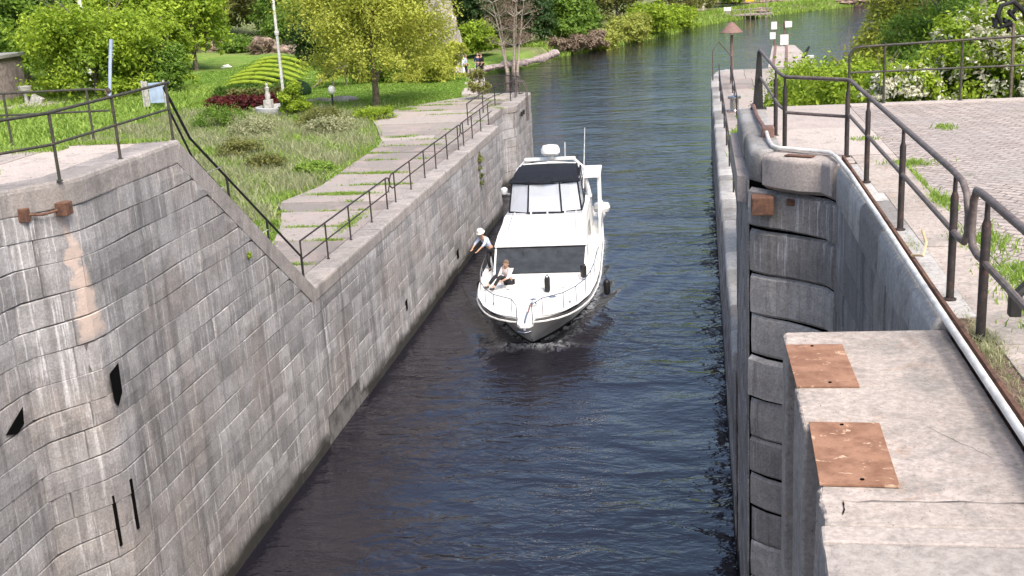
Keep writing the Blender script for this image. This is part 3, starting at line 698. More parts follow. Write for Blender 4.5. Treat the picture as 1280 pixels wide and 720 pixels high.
# fallen leaf litter
# white conduit
pp = empty('pipe', (0, 0, 0), 'long white painted pipe lying along the edge of the right gate recess', 'pipe')
MB().tube([(1.775, 3, 8.845), (1.775, 6.4, 8.845), (1.77, 9.2, 8.85), (1.78, 12, 8.845), (1.775, 14.4, 8.85), (1.75, 15.5, 8.85), (1.70, 15.92, 8.85), (1.35, 16.2, 8.85), (1.06, 16.42, 8.85), (.98, 16.62, 8.85), (.96, 17.05, 8.85), (.95, 17.7, 8.9)], .028, 10).build('conduit', 'pipe_white', pp, smooth=True)
MB().box(.89, 1.07, 17.6, 17.85, 8.8, 8.97, .02).build('junction_box', 'rust_brown', pp)
MB().tube([(.95, 17.8, 8.9), (.9, 19.5, 8.87), (.9, 21.0, 8.87)], .035, 8).build('iron_pipe', 'rust_brown', pp, smooth=True)
ri = MB().box(1.83, 1.86, 3, 15.7, 8.78, 8.85, .004).build('edging_strip', 'rust_iron'); tag(ri, 'rusty flat iron edging laid beside the white pipe', 'edging')
o = MB().tube([(1.83, 10.35, 8.87), (1.9, 10.2, 8.9), (1.95, 10.35, 8.98), (1.96, 10.6, 9.03)], .012, 6).build('rope_end', 'rope'); tag(o, 'short frayed end of tan rope sticking up beside the white pipe', 'rope')

# concrete block with plates (stop-log grooves below them)
blk = empty('concrete_pier', (0, 0, 0), 'massive concrete pier in the right foreground with two plates on its top', 'concrete pier')
prof = [(.6, 5.55), (.6, 6.06), (.92, 6.06), (.92, 6.82), (.6, 6.82), (.6, 7.56), (.92, 7.56), (.92, 8.3), (.6, 8.3), (.6, 8.68), (.63, 8.71), (1.82, 8.76), (1.82, 5.55)]
def roughen(o, amt, sc):
    from mathutils import noise as mn
    dg = bpy.context.evaluated_depsgraph_get(); m2 = D.meshes.new_from_object(o.evaluated_get(dg)); o.modifiers.clear(); bm_ = bmesh.new(); bm_.from_mesh(m2)
    es = [e for e in bm_.edges if max(v.co.z for v in e.verts) > 8.5 and e.calc_length() > .12]
    bmesh.ops.subdivide_edges(bm_, edges=es, cuts=24, use_grid_fill=True)
    for v in bm_.verts:
        if v.co.z > 8.4:
            e_ = max(0, 1-abs(v.co.x-.6)/.03) if v.co.z > 8.66 else 0
            q = mn.fractal(v.co*sc, 1, 2, 4)*amt; v.co.x += abs(q)*(1.4 if v.co.x < .9 else 0); v.co.z -= abs(q)*(.2+1.2*e_)
    bm_.to_mesh(m2); bm_.free(); o.data = m2
roughen(MB().prism(prof, -.6, 8.7).build('body', 'concrete_warm', blk, bevel=.018), .014, 9)
MB().prism([(.545, 2.5), (1.82, 2.5), (1.82, 5.35), (.56, 5.35)], -.6, 8.715).build('near_body', 'concrete_rough', blk, bevel=.03)
roughen(D.objects['near_body'], .02, 7)
MB().prism([(.57, 5.36), (1.82, 5.36), (1.82, 5.545), (.58, 5.545)], -.6, 8.706).build('middle_strip', 'concrete', blk, bevel=.02)
# cracks cut as dark slivers
mb = MB(); rng = random.Random(2)
def crack(p, q, w, n=14, z=8.7035):
    p, q = Vector(p), Vector(q); d = (q-p).normalized(); nrm = Vector((-d.y, d.x)); L_ = []; R_ = []
    for i in range(n+1):
        c = p.lerp(q, i/n)+nrm*rng.uniform(-.012, .012); ww = w*rng.uniform(.3, 1)*(.3 if i in (0, n) else 1); L_.append((c.x+nrm.x*ww, c.y+nrm.y*ww, z)); R_.append((c.x-nrm.x*ww, c.y-nrm.y*ww, z))
    mb.add(L_+R_, [(i, i+1, n+2+i, n+1+i) for i in range(n)])
crack((.72, 5.82), (1.82, 5.84), .004); crack((.73, 5.82), (.7, 5.66), .005, 5); crack((1.3, 6.9), (1.75, 6.2), .0015)
mb.build('crack', 'shade_joint_black', blk)
for (x0, x1, y0, y1, lab) in ((.612, 1.025, 7.5, 8.36, 'square rusty steel plate on the concrete pier, farther of the two'), (.62, 1.045, 6.0, 6.88, 'square rusty steel plate on the concrete pier, nearer and larger in view')):
    e = empty('steel_plate', (x0, y0, 8.712), lab, 'steel plate', 'rusty plates on the concrete pier', rz=rad(1.0 if y0 > 7 else -1.2))
    sh_ = MB().box(0, x1-x0, 0, y1-y0, -.009, .006, .002).build('sheet', 'rust_plate', e)
    for (fx, fy) in ((.46, .95), (.55, .07)): MB().lathe([(.012, 0), (.012, .005)], ((x1-x0)*fx, (y1-y0)*fy, .0055), 8).build('bolt_hole_shade', 'shade_joint_black', sh_)  # black discs on the sheet paint the shade of bolt holes

# loose grit and leaf litter
rgl = np.random.default_rng(19)
def litter(n, x0, x1, y0, y1, z, sz): 
    c = np.c_[rgl.uniform(x0, x1, n), rgl.uniform(y0, y1, n), np.full(n, z)]; a = rgl.uniform(0, 6.28, n); s_ = (sz*rgl.uniform(.4, 1.4, n))[:, None]
    u = np.c_[np.cos(a), np.sin(a), rgl.normal(0, .25, n)]*s_; v = np.c_[-np.sin(a), np.cos(a), rgl.normal(0, .25, n)]*s_*.55
    return np.stack([c-u, c+v, c+u, c-v], 1).reshape(-1, 3)
LT = np.concatenate([litter(150, .65, 1.74, 5.6, 8.7, 8.706, .005), litter(120, .6, 1.74, 3.2, 5.3, 8.721, .005), litter(900, 1.9, 2.6, 4, 16, 8.815, .008), litter(900, 2.6, 6, 7, 20, 8.797, .012), litter(600, -13, -9.7, 12, 19.3, 8.80, .014), litter(1200, -14, -10, 27, 62, 4.215, .03)])
o = npmesh('leaf_litter', LT, np.arange(len(LT)).reshape(-1, 4), rgl.random(len(LT)//4).repeat(4), 'twig_brown'); tag(o, 'scattered dry leaf bits and grit on the concrete and paving', 'litter', kind='stuff')

# ------------------------------------------------------------------ RAILINGS
def railing(name, label, top, mid, posts, mat='rail_brown', r=.024, topmat=None, sleeve=False, pr=None, group=None, flare=False):
    t = empty(name, posts[0][0], label, 'railing', group); o0 = Vector(posts[0][0])
    L_ = lambda ps: [Vector(p)-o0 for p in ps]
    for ps in top: MB().tube(L_(ps), r, 10).build('top_rail', topmat or mat, t, smooth=True)
    for ps in mid: MB().tube(L_(ps), r*.85, 8).build('middle_rail', topmat or mat, t, smooth=True)
    for a, b_ in posts:
        a, b_ = Vector(a)-o0, Vector(b_)-o0; mb = MB()
        if sleeve:
            m_ = a.lerp(b_, .86); mb.tube([a, a.lerp(b_, .82), m_, b_], [pr or r*1.15, pr or r*1.15, r*.7, r*.62], 10)
        else: mb.tube([a, b_], pr or r, 8)
        mb.lathe([(r*2.0, 0), (r*2.0, .012), (r*1.2, .02)], a, 10)
        mb.build('post', mat, t, smooth=True)
    return t
Z = 8.8; T_ = 9.82; M_ = 9.36
def arc(c, r, a0, a1, n, ax):  # arc in vertical plane x const
    return [(c[0], c[1]+r*math.cos(a0+(a1-a0)*i/n), c[2]+r*math.sin(a0+(a1-a0)*i/n)) for i in range(n+1)]
# left platform, front run
X = -9.47
railing('railing', 'weathered brown railing along the front edge of the upper left platform', [[(X-.6, 4, T_), (X-.55, 13.6, T_), (X-.35, 14.9, T_), (X, 15.6, T_), (X, 19.7, T_)]], [[(X-.6, 4, M_), (X-.55, 13.6, M_), (X-.35, 14.9, M_), (X, 15.6, M_), (X, 19.62, M_)]],
        [((X, 15.7, Z), (X, 15.7, T_)), ((X, 17.6, Z), (X, 17.6, T_)), ((X, 19.6, Z), (X, 19.6, T_)), ((-10.02, 13.2, Z), (-10.02, 13.2, T_)), ((-10.05, 10.6, Z), (-10.05, 10.6, T_))], 'rail_green', .025)
railing('railing', 'thin olive brown railing along the back of the upper left platform', [[(-30, 19.0, T_-.06), (-12.7, 19.6, T_-.06), (-11.0, 19.72, T_-.06), (-10.72, 19.74, T_-.09), (-10.68, 19.74, T_-.2)]], [[(-30, 19.0, M_), (-12.7, 19.6, M_), (-10.7, 19.74, M_)]],
        [((x, 19.6+.02*(x+12.65), Z), (x, 19.6+.02*(x+12.65), T_-.06)) for x in (-11.03, -12.66, -14.4, -16.2, -18, -20, -22)], 'rail_green', .022)
# stair railing
xs = -9.80
def sl(y, h): return (xs, y, 8.68-(y-19.55)/6.5*4.73+h)
railing('railing', 'black handrail sloping down over the stone parapet on the left wall', [[(X, 19.72, T_), (xs, 20.2, 9.68), sl(21, 1.0), sl(26.35, 1.12)]], [[(X, 19.62, M_), (xs, 20.3, 9.24), sl(21, .62), sl(26.2, .56)]],
        [(sl(22.5, .08), sl(22.5, 1.02)), (sl(24.4, .08), sl(24.4, 1.07)), ((xs, 26.35, 4.2), sl(26.35, 1.12))], 'rail_black', .027)
# lower quay, six linked sections
XL = -9.88
ys = [28.6, 30.7, 32.9, 34.75, 35.8, 37.9, 40.0, 41.85, 43.9, 46.1, 47.2, 49.15, 51.2, 53.2]
secs = [(26.6, 34.9, [26.6]+ys[:4], 'nearest section, from the foot of the stair'), (35.55, 46.4, ys[4:10], 'middle section'), (47.0, 54.2, ys[10:], 'far section ending at the gate recess')]
for a, b_, pl, w in secs:
    tp = [(XL, a, 5.18), (XL, b_, 5.18)]; md = [(XL, a, 4.72), (XL, b_, 4.72)]
    if a > 30: tp = [(XL, a-.02, 4.72), (XL, a-.3, 4.85), (XL, a-.33, 5.05), (XL, a-.1, 5.18)]+tp[1:]
    if b_ < 50: tp = tp[:-1]+[(XL, b_, 5.18), (XL, b_+.25, 5.12), (XL, b_+.32, 4.92), (XL, b_+.1, 4.72)]
    railing('railing', 'thin dark railing on the lower left quay, '+w, [tp], [md], [((XL, y, 4.2), (XL, y, 5.18)) for y in pl], 'rail_brown', .024)
pe = [(-10.9, 53.4), (-10.95, 57.7), (-10.8, 60.4), (-10.25, 62.2), (-10.25, 65.3), (-10.8, 65.85), (-12.4, 65.85)]
railing('railing', 'thin dark railing around the far end of the left pier beyond the gate recess', [[(x, y, 5.2) for x, y in pe]], [[(x, y, 4.74) for x, y in pe]], [((x, y, 4.2), (x, y, 5.2)) for x, y in pe]+[((-10.25, 63.8, 4.2), (-10.25, 63.8, 5.2))], 'rail_brown', .026)
e = empty('ladder', (-9.66, 63.9, 4.1), 'pale curved grab rails at the top of the pier ladder', 'ladder')
for dy in (-.25, .25):
    MB().tube([(.05, dy, -1.2), (.05, dy, .6), (-.1, dy, .95), (-.4, dy, 1.0), (-.55, dy, .7), (-.55, dy, .1)], .03, 7).build('grab_rail', 'rail_top', e, smooth=True)
for k in range(4): MB().tube([(.05, -.25, -.2-.3*k), (.05, .25, -.2-.3*k)], .02, 6).build('rung', 'rail_top', e)
e = empty('iron_fixing', (-9.62, 62.0, 3.55), 'pair of dark iron mooring fixings high on the far left pier face', 'fixing')
for dy in (-.35, .35): MB().box(-.02, .08, dy-.12, dy+.12, -.12, .12, .02).build('block', 'rail_black', e)

# right railing
X = 1.93
railing('railing', 'brown railing around the right gate recess, curving down into a loop at its near end',
        [[(1.02, 20.95, T_), (1.1, 17.0, T_), (1.14, 16.55, T_), (1.22, 16.45, T_), (1.82, 15.95, T_), (X, 15.8, T_), (X, 9.3, T_), (X, 8.95, T_-.015), (X, 8.8, T_-.08), (X, 8.72, T_-.22), (X, 8.72, M_+.1), (X, 8.8, M_+.01), (X, 8.95, M_), (X, 9.2, M_)]],
        [[(1.02, 20.95, M_), (1.1, 17.0, M_), (1.14, 16.6, M_)], [(1.16, 16.5, M_-.03), (1.9, 15.9, M_-.03)], [(X, 15.8, M_), (X, 9.2, M_)]],
        [((1.1, 17.83, Z), (1.1, 17.83, T_)), ((1.15, 16.6, Z), (1.15, 16.6, T_)), ((X-.02, 15.85, Z), (X-.02, 15.85, T_)), ((X, 14.05, Z), (X, 14.05, T_)), ((X, 11.6, Z), (X, 11.6, T_)), ((X, 9.2, Z), (X, 9.2, T_))], 'rail_brown', .026, 'rail_top', True, .031)
X = 1.95
railing('railing', 'nearest railing on the right with two rails, starting beside the loop',
        [[(X, 8.42, M_), (X, 8.62, M_+.02), (X, 8.68, M_+.12), (X, 8.66, T_-.1), (X, 8.58, T_-.01), (X, 8.4, T_), (X+.02, 3, T_)]], [[(X, 8.45, M_), (X+.02, 3, M_)]],
        [((X, 8.24, Z), (X, 8.24, T_)), ((X+.02, 6.0, Z), (X+.02, 6.0, T_)), ((X+.02, 3.8, Z), (X+.02, 3.8, T_))], 'rail_brown', .029, 'rail_top', True, .034)
e = empty('gate_post', (.99, 20.9, 8.8), 'thick black tapered steel post at the far corner of the right railing', 'post')
MB().add([(-.10, -.05, 0), (.08, -.05, 0), (.05, -.03, 1.02), (-.02, -.03, 1.02), (-.10, .05, 0), (.08, .05, 0), (.05, .03, 1.02), (-.02, .03, 1.02)], [(0, 1, 2, 3), (5, 4, 7, 6), (4, 0, 3, 7), (1, 5, 6, 2), (3, 2, 6, 7), (0, 4, 5, 1)]).build('stanchion', 'rail_black', e)
MB().box(-.14, .14, -.1, .1, 0, .03, .01).build('foot_plate', 'rail_black', e)
railing('railing', 'thin dark green railing across the back of the yard in front of the flowering bush',
        [[(2.55, 21.05, 8.8), (2.55, 21.05, 9.66), (2.62, 21.05, 9.78), (2.8, 21.05, 9.8), (5.4, 21.05, 9.86), (20, 21.05, 9.9)]], [[(2.55, 21.05, M_), (20, 21.05, M_+.06)]],
        [((x, 21.05, Z), (x, 21.05, 9.85)) for x in (3.14, 4.42, 6.2, 8, 9.8, 12, 14)], 'rail_green', .022)
e = empty('crank_lever', (2.12, 8.05, 9.2), 'black iron lever arm leaning behind the nearest right railing', 'lever')
MB().box(-.04, .04, -.04, .04, -.17, 0, .008).build('foot', 'rail_black', e)
MB().tube([(0, 0, -.03), (.32, .1, .28), (.7, .25, .6)], .036, 8).build('arm', 'rail_black', e, smooth=True)
MB().box(.06, .12, -.78, -.72, -.05, .11, .008).build('clamp', 'rail_black', e)

# low right quay railings
pl = [(.95, 31.5), (.95, 36), (.93, 40.5), (.93, 45), (.93, 49.5), (.93, 54), (.93, 58.5), (.95, 63), (1.0, 67.5)]
railing('railing', 'dark railing running down the low right quay beside the water', [[(x, y, 5.2) for x, y in pl]], [[(x, y, 4.72) for x, y in pl]], [((x, y, 4.2), (x, y, 5.2)) for x, y in pl], 'rail_brown', .028)
railing('railing', 'short dark railing with a bent end around the foot of the cone lamp', [[(1.55, 53, 5.15), (1.6, 60, 5.2), (1.62, 66.5, 5.2)]], [[(1.55, 53, 4.7), (1.62, 66.5, 4.7)]], [((x, y, 4.2), (x, y, 5.17)) for x, y in ((1.55, 53), (1.57, 57.5), (1.6, 62), (1.62, 66.5))], 'rail_brown', .03)
e = empty('grab_hoop', (1.0, 68.2, 4.2), 'pale angular steel hoop at the end of the low right quay', 'hoop')
MB().tube([(-.35, 0, 0), (-.35, 0, 1.7), (0, .1, 2.2), (.75, .3, 1.3), (.75, .3, 0)], .045, 7).build('frame', 'rail_top', e, smooth=True)
e = empty('mooring_winch', (1.5, 54.8, 4.2), 'short silvery drum winch standing inside the low right railings', 'winch')
MB().lathe([(.32, 0), (.32, .06), (.2, .1), (.2, .55), (.3, .6), (.3, .7), (.1, .74)], (0, 0, 0), 14).build('drum', 'steel', e, smooth=True)
MB().box(-.34, .34, -.34, .34, -.02, .03, .01).build('base', 'rust_brown', e)
e = empty('path_lamp', (1.75, 69, 4.2), 'brown lamp post with a wide cone hood at the far end of the right quay', 'street lamp')
MB().lathe([(.11, 0), (.11, .1), (.085, .14), (.075, 2.75)], (0, 0, 0), 12).build('post', 'rust_brown', e, smooth=True)
MB().lathe([(.64, 0), (.64, .03), (.14, .55), (.02, .6)], (0, 0, 2.62), 20).build('lamp_hood', 'rust_brown', e, smooth=True)
MB().lathe([(.1, 0), (.12, .1), (.1, .2)], (0, 0, 2.5), 10).build('lantern', 'globe_white', e)
# crib jetty
e = empty('jetty', (0, 0, 0), 'pale concrete jetty reaching out into the river beyond the right quay', 'jetty')
ax, ay = np.array([4.1, 74.2]), np.array([5.3, 90.3]); bx_, by_ = np.array([7.0, 74.0]), np.array([6.9, 90.0])
mb = MB(); 
for i in range(6):
    a, b_ = i/6+.001, (i+1)/6-.001
    mb.prism([tuple(ax+(ay-ax)*a), tuple(bx_+(by_-bx_)*a), tuple(bx_+(by_-bx_)*b_), tuple(ax+(ay-ax)*b_)], 3.7, 4.25, .9-.3*(i % 2))
mb.build('slab', 'concrete', e)
MB().prism([tuple(ax+.1), tuple(bx_), tuple(by_), tuple(ay+.1)], -1, 3.69).build('crib', 'wood_grey', e)
for off in (.15, .95): MB().box(0, .16, 0, 16, 4.25, 4.33, .01, rot=Matrix.Rotation(rad(-4), 3, 'Z'), about=(0, 0, 0)).build('kerb_rail', 'rust_brown', e).location = (4.2+off, 74.3, 0)
e = empty('sign_post', (5.9, 89.4, 4.25), 'cluster of white boards on posts at the tip of the jetty', 'sign')
for k, (x, z, w, h) in enumerate(((-.75, 1.25, .42, .55), (.25, 1.35, .5, .45), (-.85, .55, .42, .5), (-.1, .1, .6, .75))):
    MB().box(x, x+w, -.03-.05*k, .0-.05*k, z, z+h, .006).build('board', 'white_paint', e)
for x in (-.5, .2): MB().tube([(x, .08, 0), (x, .08, 1.85)], .065, 7).build('post', 'rust_brown', e)
for z in (.8, 1.5): MB().box(-.85, .8, .03, .09, z-.03, z+.03, .005).build('crossbar', 'rust_brown', e)
e = empty('bollard', (6.6, 79, 4.25), 'small black leaning post on the side of the jetty beside a white block', 'bollard')
MB().tube([(0, 0, 0), (.15, 0, .3), (.4, .1, .75)], [.12, .1, .07], 8).build('shaft', 'rail_black', e)
MB().box(.3, .7, -.15, .15, 0, .18, .02).build('white_block', 'white_paint', e)

# ------------------------------------------------------------------ BOAT
B = empty('motor_yacht', (BX, BY, 0), 'white cabin cruiser with a black canvas flybridge top heading up the lock towards the camera', 'boat', rz=BR)
NT = 44; tt = [(i/(NT-1))**1.5 for i in range(NT)]
def ydk(t): return -1.35+14.65*t
def ywl(t): return 0+13.2*t
hbD = lambda t: np.interp(ydk(t), [-1.35, -1.3, -1.1, -.7, 0, 1.1, 2.5, 4, 9, 13.3], [.0, .3, .72, 1.12, 1.48, 1.8, 1.96, 2.03, 2.02, 1.85])
hbW = lambda t: np.interp(ywl(t), [0, .3, 1, 2.2, 4, 6, 13.2], [.0, .2, .6, 1.1, 1.62, 1.8, 1.72])
zdk = lambda t: 1.24-.12*min(1, t*2.2)
def section(t):
    y0, y1, w0, w1, zt = ywl(t), ydk(t), hbW(t), hbD(t), zdk(t); P_ = []
    P_.append((w0*.75, y0+.25, -.35)); P_.append((w0, y0, 0)); P_.append((w0+.02, y0-.02, .09))
    for f in (.2, .4, .6, .8, .93): P_.append((w0+(w1-w0)*(f**1.7), y0+(y1-y0)*f, .09+(zt-.09)*f))
    P_.append((w1+.0, y1, zt)); return P_
def hull_part(i0, i1, name, mat):
    vs = []; fs = []; k = i1-i0+1
    for sgn in (1, -1):
        base = len(vs)
        for t in tt:
            for (x, y, z) in section(t)[i0:i1+1]: vs.append((x*sgn, y, z))
        for i in range(NT-1):
            for j in range(k-1):
                f = (base+i*k+j, base+i*k+j+1, base+(i+1)*k+j+1, base+(i+1)*k+j); fs.append(f if sgn > 0 else f[::-1])
    if True:
        s = section(1)[i0:i1+1]; base = len(vs); vs += [(x, y, z) for x, y, z in s]+[(-x, y, z) for x, y, z in s]
        for j in range(k-1): fs.append((base+j, base+j+1, base+k+j+1, base+k+j))
    return MB().add(vs, fs).build(name, mat, B, smooth=True)
hull_part(0, 2, 'boot_stripe', 'rubber_black'); hull_part(2, 8, 'hull', 'hull_white')
for sgn in (1, -1):
    MB().tube([(sgn*(hbD(t)+.02), ydk(t)-(.03 if t < .01 else 0), zdk(t)-.1) for t in tt[::2]+[1]], .03, 6).build('rub_rail', 'white_metal', B, smooth=True)
vs = []; fs = []
for t in tt:
    w, y, z = hbD(t), ydk(t), zdk(t)
    for u in (-1, -.93, -.92, -.5, 0, .5, .92, .93, 1): vs.append((w*u*.995, y, z+(.07 if abs(u) > .925 else .0+.05*(1-u*u))))
for i in range(NT-1):
    for j in range(8): fs.append((i*9+j, i*9+j+1, (i+1)*9+j+1, (i+1)*9+j))
MB().add(vs, fs).build('foredeck', 'white_gel', B, smooth=True)
def loft(name, rows, mat, smooth=False, parent=B, bevel=0, close=True):
    """rows: list of (y, [(x,z)...]) rings"""
    n = len(rows[0][1]); vs = []; fs = []
    for r_ in rows:
        y, ring = r_
        for p in ring: vs.append((p[0], y+(p[2] if len(p) > 2 else 0), p[1]))
    for i in range(len(rows)-1):
        for j in range(n if close else n-1): fs.append((i*n+j, i*n+(j+1) % n, (i+1)*n+(j+1) % n, (i+1)*n+j))
    if close: fs += [tuple(range(n))[::-1], tuple((len(rows)-1)*n+j for j in range(n))]
    return MB().add(vs, fs).build(name, mat, parent, smooth, bevel)
def slab4(name, a, b_, c, d_, th, mat, bevel=.02):  # quad with thickness
    P4 = [Vector(p) for p in (a, b_, c, d_)]; n = (P4[1]-P4[0]).cross(P4[3]-P4[0]).normalized()*th
    return MB().add(P4+[p-n for p in P4], [(0, 1, 2, 3), (7, 6, 5, 4), (0, 4, 5, 1), (1, 5, 6, 2), (2, 6, 7, 3), (3, 7, 4, 0)]).build(name, mat, B, bevel=bevel)
# raised foredeck trunk in front of the windscreen
loft('trunk_cabin', [(1.5, [(-.7, 1.1), (.7, 1.1), (.6, 1.24), (-.6, 1.24)]), (2.3, [(-1.15, 1.1), (1.15, 1.1), (1.05, 1.3), (-1.05, 1.3)]), (3.6, [(-1.5, 1.05), (1.5, 1.05), (1.42, 1.32), (-1.42, 1.32)])], 'white_gel', bevel=.04)
# deckhouse
hw = 1.58
loft('deckhouse', [(3.55, [(-hw, 1.0), (hw, 1.0), (hw, 1.3), (-hw, 1.3)]), (4.85, [(-hw, 1.0), (hw, 1.0), (1.6, 1.95), (-1.6, 1.95)]), (7.0, [(-hw, 1.0), (hw, 1.0), (1.5, 2.55), (-1.5, 2.55)]), (12.3, [(-hw, 1.0), (hw, 1.0), (1.5, 2.3), (-1.5, 2.3)])], 'white_gel', bevel=.03)
slab4('windscreen', (-1.5, 3.52, 1.335), (1.5, 3.52, 1.335), (1.56, 4.76, 1.955), (-1.56, 4.76, 1.955), -.03, 'cover_dark', .01)
for x in (-1.53, 1.53): MB().tube([(x, 3.5, 1.33), (x*1.03, 4.8, 1.98)], .04, 6).build('screen_pillar', 'white_gel', B)
for s_ in (-1, 1): slab4('side_window', (s_*1.61, 5.2, 1.45), (s_*1.61, 8.6, 1.45), (s_*1.56, 8.4, 2.05), (s_*1.57, 5.8, 2.05), .02*s_, 'glass_dark', .0)
# flybridge cowl: sloping white front
loft('flybridge_cowl', [(4.62, [(-1.62, 1.98), (1.62, 1.98), (1.62, 2.04), (-1.62, 2.04)]), (5.3, [(-1.62, 1.98), (1.62, 1.98), (1.56, 2.30), (-1.56, 2.30)]), (6.9, [(-1.58, 2.1), (1.58, 2.1), (1.42, 2.62), (-1.42, 2.62)]), (7.15, [(-1.57, 2.1), (1.57, 2.1), (1.42, 2.54), (-1.42, 2.54)]), (10.8, [(-1.5, 2.2), (1.5, 2.2), (1.42, 2.5), (-1.42, 2.5)])], 'white_gel', bevel=.035)
MB().box(-.28, .28, 5.6, 6.3, 2.4, 2.54, .02, rot=Matrix.Rotation(rad(15), 3, 'X')).build('hatch', 'white_gel', B)
# venturi strip with small items
MB().box(-1.36, 1.36, 7.02, 7.08, 2.5, 2.66, .01).build('spray_strip', 'boat_inside', B)
for x in (-1.1, -.5, .1, .75, 1.15): MB().box(x-.03, x+.03, 6.95, 7.0, 2.52, 2.7, .005).build('strip_bracket', 'white_metal', B)
# enclosure: clear panels framed in black
fw_, fb = [(-1.38, 7.45), (-1.3, 7.1), (-.72, 6.98), (.42, 6.98), (1.2, 7.1), (1.38, 7.45)], None
zb0, zt0 = 2.66, 3.74
def up_(p): return (p[0]*.90, p[1]+.33, zt0)
pan = [((-1.33, 7.3), (-.62, 7.02)), ((-.62, 7.02), (.62, 7.0)), ((.62, 7.0), (1.33, 7.3)), ((1.33, 7.3), (1.36, 8.9)), ((-1.33, 7.3), (-1.36, 8.9)), ((1.36, 8.9), (1.32, 10.4)), ((-1.36, 8.9), (-1.32, 10.4))]
for (p, q_) in pan:
    a = (*p, zb0); b2 = (*q_, zb0); c2 = (q_[0]*.9, q_[1]+(.3 if q_[1] < 8 else .1), zt0); d2 = (p[0]*.9, p[1]+(.3 if p[1] < 8 else .1), zt0)
    o = MB().add([a, b2, c2, d2], [(0, 1, 2, 3)]).build('window_panel', 'vinyl', B)
    MB().tube([a, b2, c2, d2, a], .036, 6).build('canvas_frame', 'canvas_black', o)
# canvas top
rows = []
for (y, w, z, cr) in ((7.2, 1.3, 3.71, .0), (7.32, 1.29, 3.78, .04), (7.75, 1.24, 3.86, .06), (8.6, 1.2, 3.9, .06), (10.3, 1.15, 3.85, .05)):
    ring = [(w*u, z+cr*(1-u*u)-(.22 if abs(u) > .97 else 0)*(y > 7.4), .35*u*u if y < 7.5 else .12*u*u) for u in (-1, -.94, -.8, -.5, 0, .5, .8, .94, 1)]
    ring += [(x, zz-.05, yy) for x, zz, yy in ring[::-1]]; rows.append((y, ring))
loft('canvas_top', rows, 'canvas_black', smooth=True)
MB().tube([(-1.14, 10.35, 3.7), (-1.0, 10.35, 3.84), (0, 10.3, 3.92), (1.0, 10.35, 3.84), (1.14, 10.35, 3.7)], .05, 7).build('top_trim', 'white_gel', B, smooth=True)
# helm inside
MB().box(-.6, .5, 7.5, 7.9, 2.6, 3.15, .06).build('helm_console', 'boat_inside', B)
for x in (-.7, .3): 
    MB().box(x, x+.55, 8.4, 8.9, 2.75, 2.95, .05).box(x, x+.55, 8.85, 8.98, 2.9, 3.5, .05).build('helm_seat', 'white_gel' if x < 0 else 'seat_blue', B)
# radar arch, dome, aerials
for s_ in (-1, 1): MB().tube([(s_*1.5, 10.9, 2.4), (s_*1.3, 10.75, 3.6), (s_*.9, 10.7, 4.0)], [.09, .07, .06], 8).build('arch_leg', 'white_gel', B, smooth=True)
MB().box(-1.0, 1.0, 10.55, 10.85, 3.95, 4.05, .03).build('arch_beam', 'white_gel', B)
MB().lathe([(.12, 4.03), (.12, 4.18), (.3, 4.2), (.37, 4.28), (.37, 4.42), (.3, 4.55), (.05, 4.6)], (.05, 10.5, 0), 18).build('radar_dome', 'white_gel', B, smooth=True)
MB().tube([(1.32, 9.6, 3.0), (1.45, 9.8, 5.3)], [.025, .012], 6).build('aerial', 'white_metal', B)
MB().tube([(.62, 10.3, 4.1), (.64, 10.3, 4.7)], .018, 6).build('aerial', 'white_metal', B)
MB().lathe([(.1, 0), (.13, .05), (.13, .2), (.05, .26)], (-1.55, 8.0, 3.2), 10).build('spotlight', 'white_gel', B, smooth=True)
MB().tube([(-1.3, 8.0, 3.2), (-1.55, 8.0, 3.22)], .03, 6).build('spotlight_arm', 'white_gel', B)
for (x0, x1, y0, y1, z) in ((-.95, -.2, 1.9, 3.3, 1.305), (.2, .95, 1.9, 3.3, 1.305)): MB().box(x0, x1, y0, y1, z-.02, z+.012, .006, rot=Matrix.Rotation(rad(1.5), 3, 'X')).build('nonskid_panel', 'nonskid', B)
MB().box(-.3, .3, 1.25, 1.8, 1.2, 1.31, .03).build('deck_hatch', 'nonskid', B)
for s_ in (-1, 1):
    MB().tube([(s_*1.2, 5.4, 2.33), (s_*1.2, 5.42, 2.42), (s_*1.15, 6.6, 2.68), (s_*1.15, 6.62, 2.56)], .014, 6).build('grab_handle', 'steel', B)
    MB().tube([(s_*.5, 3.75, 1.44), (s_*.62, 4.5, 1.86)], .014, 5).build('wiper', 'rubber_black', B)
MB().box(-1.5, 1.5, 5.18, 5.2, 2.2, 2.275, .0, rot=Matrix.Rotation(rad(0), 3, 'X')).build('seam', 'boat_inside', B)
# aft deck: bulwarks, posts, hardtop
MB().box(.55, 1.95, 10.6, 13.0, 3.2, 3.28, .03).box(-1.4, .55, 10.6, 13.0, 3.2, 3.28, .03).build('hardtop', 'white_gel', B)
for s_ in (-.72, 1):
    for y in (10.8, 12.0, 12.9): MB().tube([(s_*1.85, y, 1.1), (s_*1.85, y, 3.22)], .045, 7).build('hardtop_post', 'white_gel', B)
    MB().box(s_*1.9-.04, s_*1.9+.04, 9.6, 13.2, 1.05, 1.75, .02).build('bulwark', 'white_gel', B)
    if s_ == 1: slab4('aft_curtain', (s_*1.82, 10.85, 1.75), (s_*1.82, 12.0, 1.75), (s_*1.82, 12.0, 3.18), (s_*1.82, 10.85, 3.18), .01*s_, 'vinyl', 0)
MB().box(-1.5, 1.5, 11.5, 12.9, 1.1, 1.9, .05).build('aft_cabin', 'glass_dark', B)
